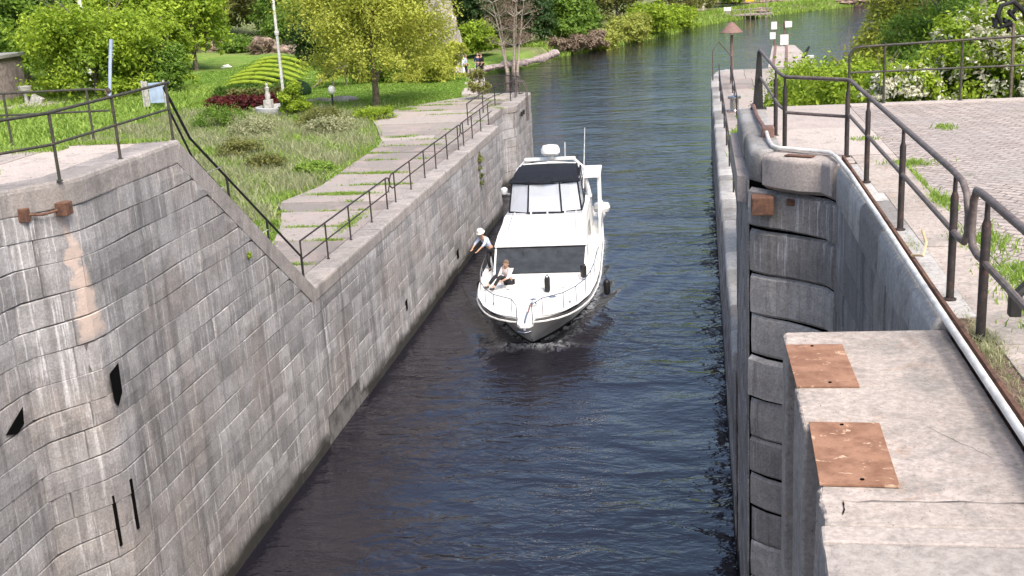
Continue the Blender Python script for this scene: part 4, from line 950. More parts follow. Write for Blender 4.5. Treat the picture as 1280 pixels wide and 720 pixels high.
# pulpit, anchor, rails, cleats
MB().prism([(-.26, -1.15), (-.24, -1.95), (-.14, -2.12), (.14, -2.12), (.24, -1.95), (.26, -1.15), (.4, -.5), (-.4, -.5)], 1.2, 1.32).build('bow_pulpit', 'white_gel', B, bevel=.03)
MB().tube([(0, -2.2, 1.15), (0, -1.9, 1.36), (0, -1.1, 1.38)], .035, 6).tube([(-.2, -2.1, 1.1), (0, -2.25, 1.1), (.2, -2.1, 1.1)], .03, 6).build('anchor', 'steel', B)
mb = MB()
for k in range(16): mb.box(-.02+.012*(k % 2), .02+.012*(k % 2), -1.1+k*.06, -1.06+k*.06, 1.33, 1.36, .006)
mb.build('anchor_chain', 'rust_brown', B)
MB().lathe([(.11, 1.28), (.11, 1.36), (.07, 1.4), (.1, 1.5), (.03, 1.52)], (.1, -.1, 0), 12).build('windlass', 'steel', B, smooth=True)
for s_ in (-1, 1):
    sp = [(s_*.23, -2.0, 1.3)]+[(s_*(hbD(t)-.1), ydk(t)+.02, zdk(t)) for t in (.012, .05, .10, .16, .23, .30, .42, .54)]
    hp = [Vector(p)+Vector((0, 0, .6)) for p in sp]; hp[-1].z -= .3
    br_ = MB().tube(hp, .016, 6).build('bow_rail', 'steel', B, smooth=True)
    for p, h in zip(sp, hp): MB().tube([p, h], .013, 6).build('stanchion', 'steel', br_)
    for y in (.35, 3.2): MB().box(s_*1.2-.03, s_*1.2+.03, y-.12, y+.12, 1.2, 1.26, .01).build('cleat', 'steel', B)
MB().lathe([(.12, 0), (.12, .05), (.05, .09)], (.62, .9, 1.22), 12).build('deck_fitting', 'steel', B)
# black gear bags on deck
def gear(x, y, w, d_, h, lab, rot=0):
    wx, wy, _ = boat_w(x, y); e = empty('deck_bag', (wx, wy, 1.26), lab, 'bag', rz=rot)
    MB().box(-w/2, w/2, -d_/2, d_/2, 0, h, .04).build('bundle', 'rubber_black', e, smooth=True); MB().tube([(-w*.4, 0, h), (0, .05, h+.1), (w*.4, 0, h)], .02, 6).build('strap', 'rubber_black', e)
gear(.42, 1.55, .17, .2, .45, 'narrow black upright bag in the middle of the white foredeck')
gear(1.52, 3.1, .16, .25, .42, 'small black bag beside the windscreen corner on the far side of the foredeck', .4)
# fenders hang on the sides
def fender(x, y, z, lab):
    wx, wy, _ = boat_w(x, y); e = empty('fender', (wx, wy, z), lab, 'fender')
    MB().lathe([(.03, -.28), (.09, -.24), (.115, -.16), (.115, .16), (.09, .24), (.03, .28)], (0, 0, 0), 12).build('body', 'rubber_black', e, smooth=True)
    MB().tube([(0, 0, .27), (-.08*(1 if x > 0 else -1), 0, .62)], .01, 5).build('line', 'rubber_black', e)
fender(2.24, 4.3, .55, 'black fender hanging over the right-hand side of the white boat'); fender(-2.2, 4.6, .55, 'black fender on the wall side of the boat below the leaning person')
# dinghy across the stern
wx, wy, _ = boat_w(.15, 13.9); e = empty('dinghy', (wx, wy, .75), 'pale inflatable dinghy carried across the stern of the cruiser, its round end sticking out', 'dinghy', rz=BR)
pt = [(-1.7, -.55), (1.2, -.55), (1.5, -.4), (1.6, 0), (1.5, .4), (1.2, .55), (-1.7, .55)]
MB().tube([(x, y, .25) for x, y in pt], .26, 12).build('tube', 'white_gel', e, smooth=True)
MB().box(-1.6, 1.6, -.45, .45, .05, .12, .02).build('floor', 'boat_inside', e)
MB().box(.1, .4, -.4, .4, .3, .36, .02).build('thwart', 'wood_grey', e)
MB().lathe([(.05, 0), (.3, .04), (.36, .2), (.3, .36), (.05, .4)], (1.75, -1.6, .7), 16).build('bow_cap', 'white_gel', e, smooth=True)

# ------------------------------------------------------------------ PEOPLE
def skin_mesh(name, verts, edges, radii, mat, parent, sub=1, root=0):
    me = D.meshes.new(name); me.from_pydata(verts, edges, []); o = D.objects.new(name, me); COL.objects.link(o)
    md = o.modifiers.new('skin', 'SKIN'); md.use_smooth_shade = True
    if not me.skin_vertices: me.skin_vertices.new() if hasattr(me.skin_vertices, 'new') else None
    for i, r in enumerate(radii):
        v = me.skin_vertices[0].data[i]; v.radius = (r, r) if not isinstance(r, tuple) else r; v.use_root = (i == root)
    s = o.modifiers.new('sub', 'SUBSURF'); s.levels = sub; s.render_levels = sub
    dg = bpy.context.evaluated_depsgraph_get(); m2 = D.meshes.new_from_object(o.evaluated_get(dg)); m2.name = name
    m2.materials.clear(); m2.materials.append(MT[mat]); m2.polygons.foreach_set('use_smooth', [True]*len(m2.polygons))
    D.objects.remove(o); o2 = D.objects.new(name, m2); COL.objects.link(o2); o2.parent = parent; return o2
def person(loc, rz, J, label, shirt, trousers, hat=None, hair='hair', group=None):
    """J: joints in local space: pelvis chest neck head, l/r shoulder elbow wrist, hip knee ankle toe"""
    t = empty('person', loc, label, 'person', group, rz=rz); j = {k: Vector(v) for k, v in J.items()}
    V = []; R_ = []; Ed = []; idx = {}
    def nd(k, p, r, par=None):
        idx[k] = len(V); V.append(tuple(p)); R_.append(r)
        if par is not None: Ed.append((idx[par], idx[k]))
    nd('pe', j['pelvis'], (.13, .1)); nd('ch', j['chest'], (.14, .1), 'pe'); nd('ub', j['chest'].lerp(j['neck'], .6), (.1, .08), 'ch'); nd('ne', j['neck'], .05, 'ub')
    up = (j['head']-j['neck']).normalized()
    nd('h1', j['head']-up*.06, .07, 'ne'); nd('h2', j['head']+up*.02, .095, 'h1'); nd('h3', j['head']+up*.09, .075, 'h2')
    for s_ in 'lr':
        nd(s_+'s', j[s_+'sh'], .055, 'ub'); nd(s_+'e', j[s_+'el'], .04, s_+'s'); nd(s_+'w', j[s_+'wr'], .028, s_+'e')
        nd(s_+'h', j[s_+'hip'], .085, 'pe'); nd(s_+'k', j[s_+'kn'], .06, s_+'h'); nd(s_+'a', j[s_+'an'], .04, s_+'k'); nd(s_+'t', j[s_+'to'], .035, s_+'a')
        d = (j[s_+'wr']-j[s_+'el']).normalized(); sd_ = d.cross(Vector((0, 0, 1))); sd_ = sd_.normalized() if sd_.length > .01 else Vector((1, 0, 0)); nm = d.cross(sd_)
        nd(s_+'p', j[s_+'wr']+d*.07, (.034, .02), s_+'w')
        for q in range(4):
            o_ = (q-1.5)*.02; ln = (.07, .08, .075, .055)[q]; p1 = j[s_+'wr']+d*.095+sd_*o_
            nd(s_+'f%d' % q, p1, .009, s_+'p'); nd(s_+'g%d' % q, p1+d*ln*.55-nm*.008, .008, s_+'f%d' % q); nd(s_+'i%d' % q, p1+d*ln*.9-nm*.028, .007, s_+'g%d' % q)
        th = j[s_+'wr']+d*.03+sd_*-.03; nd(s_+'th', th, .011, s_+'p'); nd(s_+'tj', th+d*.045-sd_*.025-nm*.01, .009, s_+'th')
    skin_mesh('body', V, Ed, R_, 'skin', t)
    # clothing
    V = []; R_ = []; Ed = []; idx = {}
    nd('pe', j['pelvis'].lerp(j['chest'], .15), (.155, .125)); nd('ch', j['chest'], (.165, .12), 'pe'); nd('ub', j['chest'].lerp(j['neck'], .6), (.12, .1), 'ch')
    for s_ in 'lr': nd(s_+'s', j[s_+'sh'], .075, 'ub'); nd(s_+'e', j[s_+'sh'].lerp(j[s_+'el'], .95), .055, s_+'s'); nd(s_+'x', j[s_+'el'].lerp(j[s_+'wr'], .4), .045, s_+'e')
    skin_mesh('shirt', V, Ed, R_, shirt, t)
    V = []; R_ = []; Ed = []; idx = {}
    nd('pe', j['pelvis'], (.15, .12)); 
    for s_ in 'lr': nd(s_+'h', j[s_+'hip'], .1, 'pe'); nd(s_+'k', j[s_+'kn'], .075, s_+'h'); nd(s_+'a', j[s_+'kn'].lerp(j[s_+'an'], .92), .06, s_+'k')
    skin_mesh('trousers', V, Ed, R_, trousers, t)
    for s_ in 'lr':
        a, b_ = j[s_+'an'], j[s_+'to']; MB().tube([a-Vector((0, 0, .03)), a.lerp(b_, .5)-Vector((0, 0, .035)), b_+(b_-a)*.2], [.05, .055, .035], 8).build('shoe', 'shoe', t, smooth=True)
    f = (j['face']).normalized() if 'face' in j else Vector((0, -1, 0)); sx = up.cross(f).normalized(); hd = j['head']
    mb = MB(); bm2 = bmesh.new(); bmesh.ops.create_icosphere(bm2, subdivisions=2, radius=.108)
    for v in bm2.verts: v.co = hd+up*.03-f*.02+v.co*(1 if v.co.dot(f) < .03 else .86)
    mb.bm(bm2).build('hair', hair if not hat else hair, t, smooth=True)
    MB().tube([hd+f*.09+up*.02, hd+f*.125-up*.015], [.012, .016], 6).build('nose', 'skin', t)
    for q in (-1, 1):
        MB().lathe([(.001, -.008), (.012, 0), (.001, .008)], hd+f*.1+sx*q*.033+up*.025, 6).build('eye', 'shoe', t)
        MB().lathe([(.004, -.03), (.02, 0), (.004, .03)], hd+sx*q*.1, 6).build('ear', 'skin', t)
    MB().tube([hd+f*.098+sx*.028-up*.045, hd+f*.106-up*.048, hd+f*.098-sx*.028-up*.045], .006, 5).build('mouth', 'trousers_dark', t)
    if hat:
        c = hd+up*.05; mb = MB(); mb.lathe([(.0, .13), (.08, .125), (.112, .09), (.12, .02), (.155, .0), (.155, -.012), (.11, -.01)], (0, 0, 0), 18)
        rq = Vector((0, 0, 1)).rotation_difference(up); mb.v = [tuple(c+rq @ Vector(v)) for v in mb.v]; mb.build('hat', hat, t, smooth=True)
    return t
stand = dict(pelvis=(0, 0, .93), chest=(0, -.02, 1.22), neck=(0, -.02, 1.47), head=(0, -.04, 1.6), lsh=(.18, 0, 1.4), rsh=(-.18, 0, 1.4), lel=(.24, .02, 1.13), rel=(-.24, .02, 1.13), lwr=(.22, -.14, .93), rwr=(-.22, -.14, .93),
             lhip=(.09, 0, .88), rhip=(-.09, 0, .88), lkn=(.1, -.03, .48), rkn=(-.1, -.03, .48), lan=(.1, .03, .08), ran=(-.1, .03, .08), lto=(.11, -.14, .04), rto=(-.11, -.14, .04))
# leaning out to the wall (local -x side = wall)
lean = dict(pelvis=(.1, 0, .84), chest=(-.06, -.1, 1.1), neck=(-.16, -.18, 1.3), head=(-.19, -.23, 1.43), lsh=(0, -.2, 1.24), rsh=(-.24, -.04, 1.24), lel=(-.08, -.42, 1.06), rel=(-.42, -.12, 1.05), lwr=(-.26, -.5, .9), rwr=(-.5, -.32, .92),
            lhip=(.17, -.02, .8), rhip=(.03, .03, .8), lkn=(.2, -.16, .44), rkn=(0, -.1, .43), lan=(.22, 0, .08), ran=(.02, .06, .08), lto=(.17, -.17, .04), rto=(-.04, -.12, .04), face=(-.5, -.7, -.5))
px, py, _ = boat_w(-1.86, 4.75)
person((px, py, 1.12), BR, lean, 'person in pale blue shirt and white hat leaning over the boat side by the wall', 'shirt_blue', 'trousers_dark', 'hat_white')
sit = dict(pelvis=(.1, 0, .12), chest=(.02, -.04, .4), neck=(-.03, -.09, .63), head=(-.06, -.13, .76), lsh=(.08, -.24, .56), rsh=(-.1, .08, .56), lel=(-.08, -.34, .34), rel=(-.24, .04, .34), lwr=(-.28, -.3, .26), rwr=(-.38, -.12, .26),
           lhip=(.08, -.1, .1), rhip=(.06, .09, .1), lkn=(-.3, -.2, .4), rkn=(-.34, .08, .36), lan=(-.58, -.26, .08), ran=(-.66, .02, .08), lto=(-.7, -.3, .05), rto=(-.8, 0, .05), face=(-.8, -.4, -.3))
px, py, _ = boat_w(-.98, 2.35)
person((px, py, 1.28), BR+.5, sit, 'person in a pale pink shirt and black trousers sitting on the white foredeck', 'shirt_white', 'trousers_dark')
st2 = dict(stand)
# people on the far ramp
# ------------------------------------------------------------------ LEFT BANK DETAILS
e = empty('ramp', (0, 0, 0), 'pale concrete ramp with a retaining side leading down beyond the left pier', 'ramp')
ra = [(-12.9, 66.3, 4.2), (-14.7, 76, 3.9), (-17.0, 88, 3.2), (-19.6, 99, 2.3)]
vs = []
for x, y, z in ra: vs += [(x-.9, y, z), (x+.55, y-.1, z), (x+.55, y-.1, -1), (x-.9, y, -1)]
fs = [(i*4+j, i*4+(j+1) % 4, (i+1)*4+(j+1) % 4, (i+1)*4+j) for i in range(3) for j in range(4)]+[(0, 1, 2, 3), (15, 14, 13, 12)]
MB().add(vs, fs, .9).build('slab', 'concrete', e)
def hz(x, y): return float(h_left(np.array([x], float), np.array([y], float))[0])
def hr(x, y): return float(h_right(np.array([x], float), np.array([y], float))[0])
person((-16.6, 86.5, 3.28), .4, stand, 'person in a navy jacket on the pale ramp beyond the left pier', 'jacket_navy', 'jacket_navy')
person((-15.95, 84.6, 3.42), -.8, stand, 'person in dark clothes at the water side of the far ramp', 'trousers_dark', 'trousers_dark')
person((-17.9, 88.3, 3.05), 1.4, stand, 'person in a pale shirt at the left side of the ramp beside the white marker', 'shirt_blue', 'trousers_dark')
e = empty('marker_post', (-18.8, 92, hz(-18.8, 92)), 'slim white pointed marker post at the top of the far ramp', 'marker')
MB().lathe([(.2, 0), (.2, .9), (.14, 1.1), (.02, 1.5)], (0, 0, 0), 10).build('shaft', 'white_paint', e, smooth=True); MB().lathe([(.26, 0), (.26, .1)], (0, 0, -.02), 10).build('base', 'concrete', e)
# low stone edge of the far lawn
e = empty('stone_edge', (0, 0, 0), 'low rough stone edging where the far lawn meets the river', 'retaining wall')
mb = MB(); rng = random.Random(3)
pth = [(-23.6, 112), (-23.4, 117), (-22.0, 122.3), (-19.0, 126.2), (-17.6, 131), (-17.0, 137)]
S_, P_ = resample(pth, .55)
for x, y in P_: 
    bm2 = bmesh.new(); bmesh.ops.create_icosphere(bm2, subdivisions=2, radius=1)
    sx, sy, sz = rng.uniform(.35, .6), rng.uniform(.3, .5), rng.uniform(.15, .3)
    for v in bm2.verts: n_ = 1+.18*math.sin(v.co.x*5+x*3)*math.cos(v.co.y*4+y); v.co = Vector((x+v.co.x*sx*n_, y+v.co.y*sy*n_, .7+v.co.z*sz*n_*1.6+rng.uniform(-.02, .02)))
    mb.bm(bm2)
mb.build('stones', 'house_stone', e)

# stone hut, far left
e = empty('stone_hut', (-47.8, 72, hz(-46, 72)), 'small stone building with a flat pale roof at the far left edge', 'building')
MB().box(-4.5, 1.2, -2, 3, -.5, 3.0, .03).build('wall', 'house_stone', e); MB().box(-4.7, 1.4, -2.2, 3.2, 3.0, 3.25, .04).build('roof', 'roof_grey', e)
hw_ = MB().box(-3.4, -2.5, -2.04, -1.98, 0, 1.9, .01).build('door', 'rail_black', e)
o_ = MB().box(-.9, -.1, -2.05, -1.98, 1.0, 1.7, .01).build('window', 'glass_dark', e)
e = empty('garden_ornament', (-43.6, 70.0, hz(-43.6, 70)), 'white stone ornament leaning beside the stone building', 'ornament')
MB().lathe([(.35, 0), (.35, .2), (.16, .3), (.14, .9), (.4, 1.1), (.45, 1.35), (.1, 1.4)], (0, 0, 0), 12).build('urn', 'white_stone', e, smooth=True)
MB().box(.3, 1.1, -.2, .2, 0, .7, .04, rot=Matrix.Rotation(rad(25), 3, 'Y')).build('fallen_stone', 'white_stone', e)
o = MB().prism([(-60, 63.5), (-46, 66.5), (-41, 70), (-41.5, 72), (-48, 68.8), (-60, 66)], 3.9, 4.3).build('path', 'concrete'); tag(o, kind='structure')
# poles
def pole(name, loc, h, r, label, cat, mat, lean=(0, 0), extra=None):
    e = empty(name, loc, label, cat); MB().tube([(0, 0, -.5), (lean[0]*.5, lean[1]*.5, h*.5), (lean[0], lean[1], h)], [r, r*.85, r*.7], 10).build('shaft', mat, e, smooth=True)
    if extra: extra(e)
    return e
def lamp_extra(e): MB().box(-.1, .1, -.55, .1, -.06, .04, .02).build('lamp_head', 'white_metal', e).location = (0, 0, 9.9)
pole('lamp_mast', (-23.6, 63.5, hz(-23.6, 63.5)), 10, .1, 'tall thin pale mast rising from the planter in the garden', 'mast', 'white_metal', extra=lambda e: (lamp_extra(e), MB().lathe([(.12, 0), (.14, .12), (.12, .24)], (0, 0, 4.1), 8).build('collar', 'white_metal', e)))
pole('utility_pole', (-45.5, 82, hz(-45.5, 82)), 11, .2, 'thick pale grey pole behind the big bush at the upper left', 'pole', 'white_metal', extra=lambda e: MB().box(-.9, .9, -.06, .06, 9.8, 9.95, .01).build('crossarm', 'wood_grey', e))
e = empty('rail_pole', (-10.66, 19.76, 9.72), 'pale bluish grey pole clamped to the end of the back railing, leaning right', 'pole')
MB().tube([(0, 0, -.12), (.09, .02, .45), (.17, .04, .9)], [.03, .032, .034], 10).build('shaft', 'blue_white', e, smooth=True); MB().lathe([(.04, -.05), (.05, 0), (.04, .05)], (0, 0, 0), 10).build('clamp', 'rail_green', e)
e = empty('round_planter', (-23.2, 61.5, hz(-23.2, 61.5)), 'pale round stone planter around the foot of the tall mast', 'planter')
MB().lathe([(1.3, -.3), (1.3, .35), (1.12, .38), (1.1, .2), (.05, .2)], (0, 0, 0), 24).build('rim', 'painted_stone', e, smooth=True)
e = empty('statue', (-23.9, 61.8, hz(-23.9, 61.8)), 'narrow white statue on a pedestal left of the tall mast', 'statue')
MB().box(-.22, .22, -.22, .22, 0, .7, .03).build('pedestal', 'white_stone', e); MB().lathe([(.13, .7), (.16, .95), (.1, 1.15), (.13, 1.35), (.06, 1.42), (.09, 1.52), (.02, 1.62)], (0, 0, 0), 12).build('figure', 'white_stone', e, smooth=True)
e = empty('globe_lamp', (-19.9, 61.0, hz(-19.9, 61)), 'white globe lamp on a short stem above the weeds', 'lamp')
MB().tube([(0, 0, 0), (0, 0, .9)], .05, 7).build('stem', 'rail_black', e); bm2 = bmesh.new(); bmesh.ops.create_icosphere(bm2, subdivisions=3, radius=.2)
for v in bm2.verts: v.co.z = v.co.z*1.25+1.1
MB().bm(bm2).build('globe', 'globe_white', e, smooth=True)
# information panels near the platform end
e = empty('notice_board', (-32.3, 65.2, hz(-32.3, 65)), 'pale blue and white notice board in front of the big bush', 'notice board')
MB().box(-.3, .6, -.04, .04, .5, 1.7, .02).build('panel', 'blue_white', e)
MB().box(-.62, -.34, -.06, .0, .3, 1.8, .01).build('side_strip', 'white_stone', e)
for x in (-.7, .68): MB().box(x-.05, x+.05, -.06, .06, -.2, 1.85, .01).build('leg', 'white_stone', e)
# striped clipped mound, red hedge, beds
e = empty('clipped_mound', (-27.6, 71.3, hz(-27.6, 71.3)), 'bright green garden mound clipped into long stripes', 'hedge')
mt_ = MB(); lob = []
for i in range(7):
    pts_ = []
    for k in range(15):
        u = -1+k/7; hw_ = 2.35-.12*abs(i-2); q = (u*hw_+.15*i, -1.75+i*.5-.25*u, 1.02+i*.2-.42*u*u-.24*u); pts_.append(q); lob.append((*q, .11, .11, .09))
    mt_.tube(pts_, [.02]+[.12+.02*math.sin(k*2.3+i) for k in range(13)]+[.02], 8, tone=.95)
mt_.build('clipped_rows', 'leaf_bright', e, smooth=True); leaf_cloud('row_leaves', lob, 6000, .05, 'leaf_bright', e, 61, clump=.6, kclump=3, tn=(.85, .15))
bm3 = bmesh.new(); bmesh.ops.create_icosphere(bm3, subdivisions=4, radius=1)
for v in bm3.verts: v.co = Vector((v.co.x*2.7+.2, v.co.y*2.3, v.co.z*1.1+.1+.05*math.sin(v.co.x*9)))
MB().bm(bm3, .0).build('hedge_core', 'leaf_dark', e, smooth=True)
lob2 = [(-2.2+k*.55, -2.15+.03*k, .4, .45, .3, .5) for k in range(9)]
leaf_cloud('hedge_side', lob2, 6000, .09, 'leaf_green', e, 62, tn=(.25, .2), clump=.4)
bush('red_hedge', (-25.9, 62.8, hz(-25.9, 62.8)), [(-1.6+i*.55, math.sin(i)*.15, .45, .5, .5, .5) for i in range(7)], 'low dark red hedge in front of the grassy mound', 'leaf_red', 3500, .11, 63, cat='hedge', stems=False)
bush('grey_bush', (-26.2, 66.0, hz(-26.2, 66)), [(-1.5+i*.7, math.sin(i)*.2, .5, .6, .6, .55) for i in range(6)], 'pale grey green border plants behind the dark red hedge', 'leaf_olive', 3500, .12, 64, cat='plants', stems=False)
bush('shrub', (-21.8, 59.8, hz(-21.8, 59.8)), [(0, 0, .8, .65, .65, .9), (.4, .2, .4, .6, .6, .5)], 'bright green shrub just right of the round planter', 'leaf_bright', 2600, .11, 65)
e = empty('garden_shelter', (-24.8, 75.5, hz(-24.8, 75.5)), 'small brown wooden lean-to roof beside the striped mound', 'shelter')
MB().add([(-.9, -.6, .2), (.6, -.8, 1.3), (1.2, .5, 1.4), (-.6, .6, .4), (-.9, -.6, .05), (.6, -.8, 1.2), (1.2, .5, 1.3), (-.6, .6, .3)], [(0, 1, 2, 3), (7, 6, 5, 4), (0, 4, 5, 1), (1, 5, 6, 2), (2, 6, 7, 3), (3, 7, 4, 0)]).build('roof', 'wood_grey', e)
for x, y in ((.55, -.7), (1.1, .4)): MB().tube([(x, y, -.2), (x, y, 1.3)], .06, 7).build('post', 'bark', e)
# big vegetation
tree_list = [
 ('leafy_bush', (-40.5, 73.5), 6.2, 10.5, 'large rounded bright green bush behind the upper left platform', 'leaf_bright', 16000, .2, .02, .2),
 ('leafy_bush', (-38.2, 78.5), 5.2, 5.0, 'yellow green bush joining the right side of the large rounded one', 'leaf_bright', 9000, .2, .02, .2),
 ('leafy_tree', (-45.5, 89), 9, 8.5, 'loose light green tree rising above the large rounded bush', 'leaf_bright', 10000, .24, .1, .25),
 ('leafy_tree', (-46, 96), 10, 9, 'olive tree with visible branches behind the utility pole', 'leaf_olive', 8000, .26, .1, .25),
 ('leafy_tree', (-42.0, 93), 9, 6.5, 'slender light green tree peeking over the right side of the large rounded bush', 'leaf_bright', 7000, .22, .1, .2),
 ('leafy_bush', (-36.4, 74.8), 3.6, 3.6, 'low dark green bush at the right foot of the large rounded one', 'leaf_green', 5000, .16, .0, .1),
 ('dark_tree', (-52, 84), 9.5, 9, 'dark green tree at the top left corner above the stone building', 'leaf_green', 10000, .24, .05, .3),
 ('dark_tree', (-60, 92), 11, 10, 'darkest tree behind the stone building at the left edge', 'leaf_dark', 9000, .26, .05, .3),
 ('dark_tree', (-45.5, 128), 10, 10, 'green tree standing over the pink rock ledges', 'leaf_green', 8000, .3, .08, .3),
 ('dark_tree', (-56, 132), 12, 12, 'broad green tree far behind the loose light green one', 'leaf_olive', 8000, .32, .08, .3),
 ('dark_tree', (-37.0, 118), 9, 8, 'dark tree right of the tall mast above the rocks', 'leaf_dark', 8000, .28, .05, .3),
 ('spring_tree', (-17.9, 62.6), 8.8, 9.2, 'yellow green spring tree with a short trunk on the lawn', 'leaf_yellow', 34000, .115, .13, .2),
 ('spring_tree', (-23.0, 77), 8.6, 5.2, 'paler yellow tree left of the one on the lawn', 'leaf_yellow', 16000, .13, .14, .14),
 ('leafy_bush', (-21.0, 80.5), 3.0, 5.5, 'low grey green bush behind the trunk of the tree on the lawn', 'leaf_olive', 5000, .18, .02, .1),
 ('leafy_bush', (-18.0, 78.5), 2.6, 4.5, 'yellow leaved bush at the back of the lawn beside the rock', 'leaf_yellow', 5000, .17, .02, .1),
 ('dark_tree', (-27.0, 139), 10, 9, 'dark tree behind the grey rock pillar', 'leaf_dark', 9000, .32, .04, .25),
 ('dark_bush', (-54, 112), 3.4, 9, 'olive bush at the left end of the pink rock ledges', 'leaf_olive', 5000, .24, .0, .1),
 ('dark_bush', (-41.5, 120), 4.6, 9, 'dark green bush topping the pink rock ledges', 'leaf_green', 6000, .26, .0, .1),
 ('dark_bush', (-34.5, 104), 4.6, 6, 'dark bush behind the right side of the striped mound', 'leaf_dark', 6000, .22, .0, .1),
 ('dark_bush', (-29.5, 98), 3.2, 5, 'brownish olive bush between the mast and the pale trunk', 'leaf_olive', 5000, .2, .0, .1),
 ('dark_bush', (-27.2, 110), 4.6, 6.5, 'dark bush left of the grey cliff face', 'leaf_dark', 6000, .24, .0, .1),
 ('dark_bush', (-22.0, 78.2), 2.2, 4.2, 'low green bush directly behind the trunk of the lawn tree', 'leaf_green', 4000, .16, .0, .08),
 ('dark_bush', (-72, 108), 9, 15, 'dark mass of bush at the far upper left', 'leaf_dark', 8000, .34, .0, .2),
 ('dark_bush', (-64, 122), 8, 14, 'green thicket behind the tall pole', 'leaf_green', 8000, .34, .0, .2),
 ('dark_bush', (-60, 138), 7, 12, 'olive green thicket on the slope above the pink ledges', 'leaf_green', 6000, .32, .0, .1),
 ('dark_bush', (-49, 140), 7, 11, 'brownish thicket on the slope behind the ledge trees', 'leaf_olive', 6000, .32, .0, .1),
 ('dark_bush', (-39, 142), 8, 12, 'darkest thicket on the slope right of the tall mast', 'leaf_dark', 6000, .32, .0, .1),
 ('dark_bush', (-46.5, 113.5), 1.8, 4.5, 'small dark bush growing among the pinkish ledges', 'leaf_green', 3500, .16, .0, .06),
 ('dark_bush', (-43.0, 111), 1.5, 2.6, 'reddish brown shrub at the right end of the pinkish ledges', 'twig_brown', 2500, .13, .0, .06),
 ('leafy_tree', (-24.6, 128.5), 4.2, 5, 'light green round tree just right of the rock pillar', 'leaf_bright', 4500, .26, .1, .2),
 ('dark_tree', (-21.5, 143), 8, 8, 'dark green tree directly behind the bare one', 'leaf_dark', 8000, .3, .03, .25),
 ('leafy_tree', (-16.4, 148), 7.5, 8.5, 'fresh green round tree right of the bare one at the river bend', 'leaf_green', 9000, .28, .03, .25),
 ('leafy_bush', (-12.9, 149.5), 3.0, 6, 'yellow green willow bush at the river edge', 'leaf_olive2', 5000, .24, .0, .1),
 ('leafy_bush', (-9.8, 158), 3.4, 7, 'taller yellow green willow bush along the far shore', 'leaf_olive2', 5000, .26, .0, .1),
 ('leafy_bush', (-6.8, 166), 4.2, 7.5, 'bright bush hanging over the far shore', 'leaf_bright', 5000, .28, .0, .1),
 ('leafy_bush', (-3.6, 176), 3.4, 7, 'farthest pale green bush before the far landing', 'leaf_bright', 4500, .28, .0, .1),
 ('leafy_tree', (-12, 172), 9, 9, 'olive tree high on the far bank', 'leaf_olive', 6000, .34, .05, .25),
 ('leafy_tree', (-3, 196), 9, 10, 'round olive tree above the far landing', 'leaf_olive', 6000, .36, .05, .25),
 ('leafy_tree', (6, 214), 8, 9, 'bright green tree standing over the far wooden landing', 'leaf_bright', 6000, .36, .02, .25),
 ('dark_tree', (15, 232), 9, 11, 'green tree behind the far yellow box', 'leaf_green', 6000, .4, .05, .25),
 ('dark_tree', (28, 242), 10, 13, 'broad green tree above the far pale rocks', 'leaf_green', 6000, .42, .05, .25),
 ('dark_tree', (-34, 160), 13, 15, 'large dark tree on the hillside behind the yellow trees', 'leaf_dark', 8000, .42, .05, .3),
 ('dark_tree', (-18, 190), 14, 16, 'large dark green tree crowning the far left bank', 'leaf_green', 8000, .45, .05, .3),
]
for i, (nm, (x, y), h, w, lab, lf, n, sz, zc, tr) in enumerate(tree_list):
    tree(nm, (x, y, hz(x, y)-.1), h, w, lab, lf, group={'leafy_bush': 'leafy bushes on the banks', 'dark_bush': 'bushes behind the garden', 'leafy_tree': 'leafy trees on the banks', 'dark_tree': 'darker trees on the left bank', 'spring_tree': 'yellow spring trees'}[nm], n=n, size=sz, seed=100+i, z_crown=zc, trunk_r=tr, cat='bush' if 'bush' in nm else 'tree', tn=(.55, .28), kc=34)
# bare tree at the shore
e = empty('bare_tree', (-20.1, 123.5, hz(-20.1, 123.5)), 'bare pale grey multi-stemmed tree at the edge of the far lawn', 'tree')
mb = MB(); rng = random.Random(77); cl = []
for k in range(5):
    an = k*1.3; p = Vector((math.cos(an)*.25, math.sin(an)*.2, -.3)); pts_ = [p]; 
    for s_ in range(6): p = p+Vector((math.cos(an)*.28+rng.uniform(-.15, .15), math.sin(an)*.25+rng.uniform(-.1, .1), 1.5)); pts_.append(p)
    mb.tube(pts_, [.2, .16, .13, .1, .08, .05, .02], 7)
    for q in range(3, 7):
        for _ in range(5):
            an2 = rng.uniform(0, 6.28); e2 = pts_[q]+Vector((math.cos(an2)*rng.uniform(.6, 1.6), math.sin(an2), rng.uniform(.3, 1.3))); mb.tube([pts_[q], e2], [.04, .012], 4); cl.append((*e2, .5, .5, .5))
mb.build('trunk', 'bark_pale', e, smooth=True); leaf_cloud('twigs', cl, 4500, .09, 'twig_brown', e, 5, clump=.8, kclump=3)
# rocks
def rock(name, loc, s, lab, seed, mat='rock', n=1):
    e = empty(name, loc, lab, 'rock'); mb = MB(); rng = random.Random(seed)
    for k in range(n):
        bm2 = bmesh.new(); bmesh.ops.create_icosphere(bm2, subdivisions=4, radius=1); ox = rng.uniform(0, 50)
        c = Vector((rng.uniform(-.5, .5)*s[0]*(n > 1)*1.6, rng.uniform(-.5, .5)*s[1]*(n > 1), 0)); f = 1 if n == 1 else rng.uniform(.4, .7)
        for v in bm2.verts:
            p = v.co; q = 1+.16*math.sin(p.x*4+ox)*math.cos(p.y*5+ox)+.1*math.sin(p.z*9+ox+p.x*3)+.05*math.sin(p.x*17+p.y*13+ox)
            z_ = p.z*q; z_ = round(z_*5)/5*.6+z_*.4
            v.co = c+Vector((p.x*q*s[0]*f, p.y*q*s[1]*f, z_*s[2]*f))
        mb.bm(bm2)
    mb.build('boulder', mat, e); return e
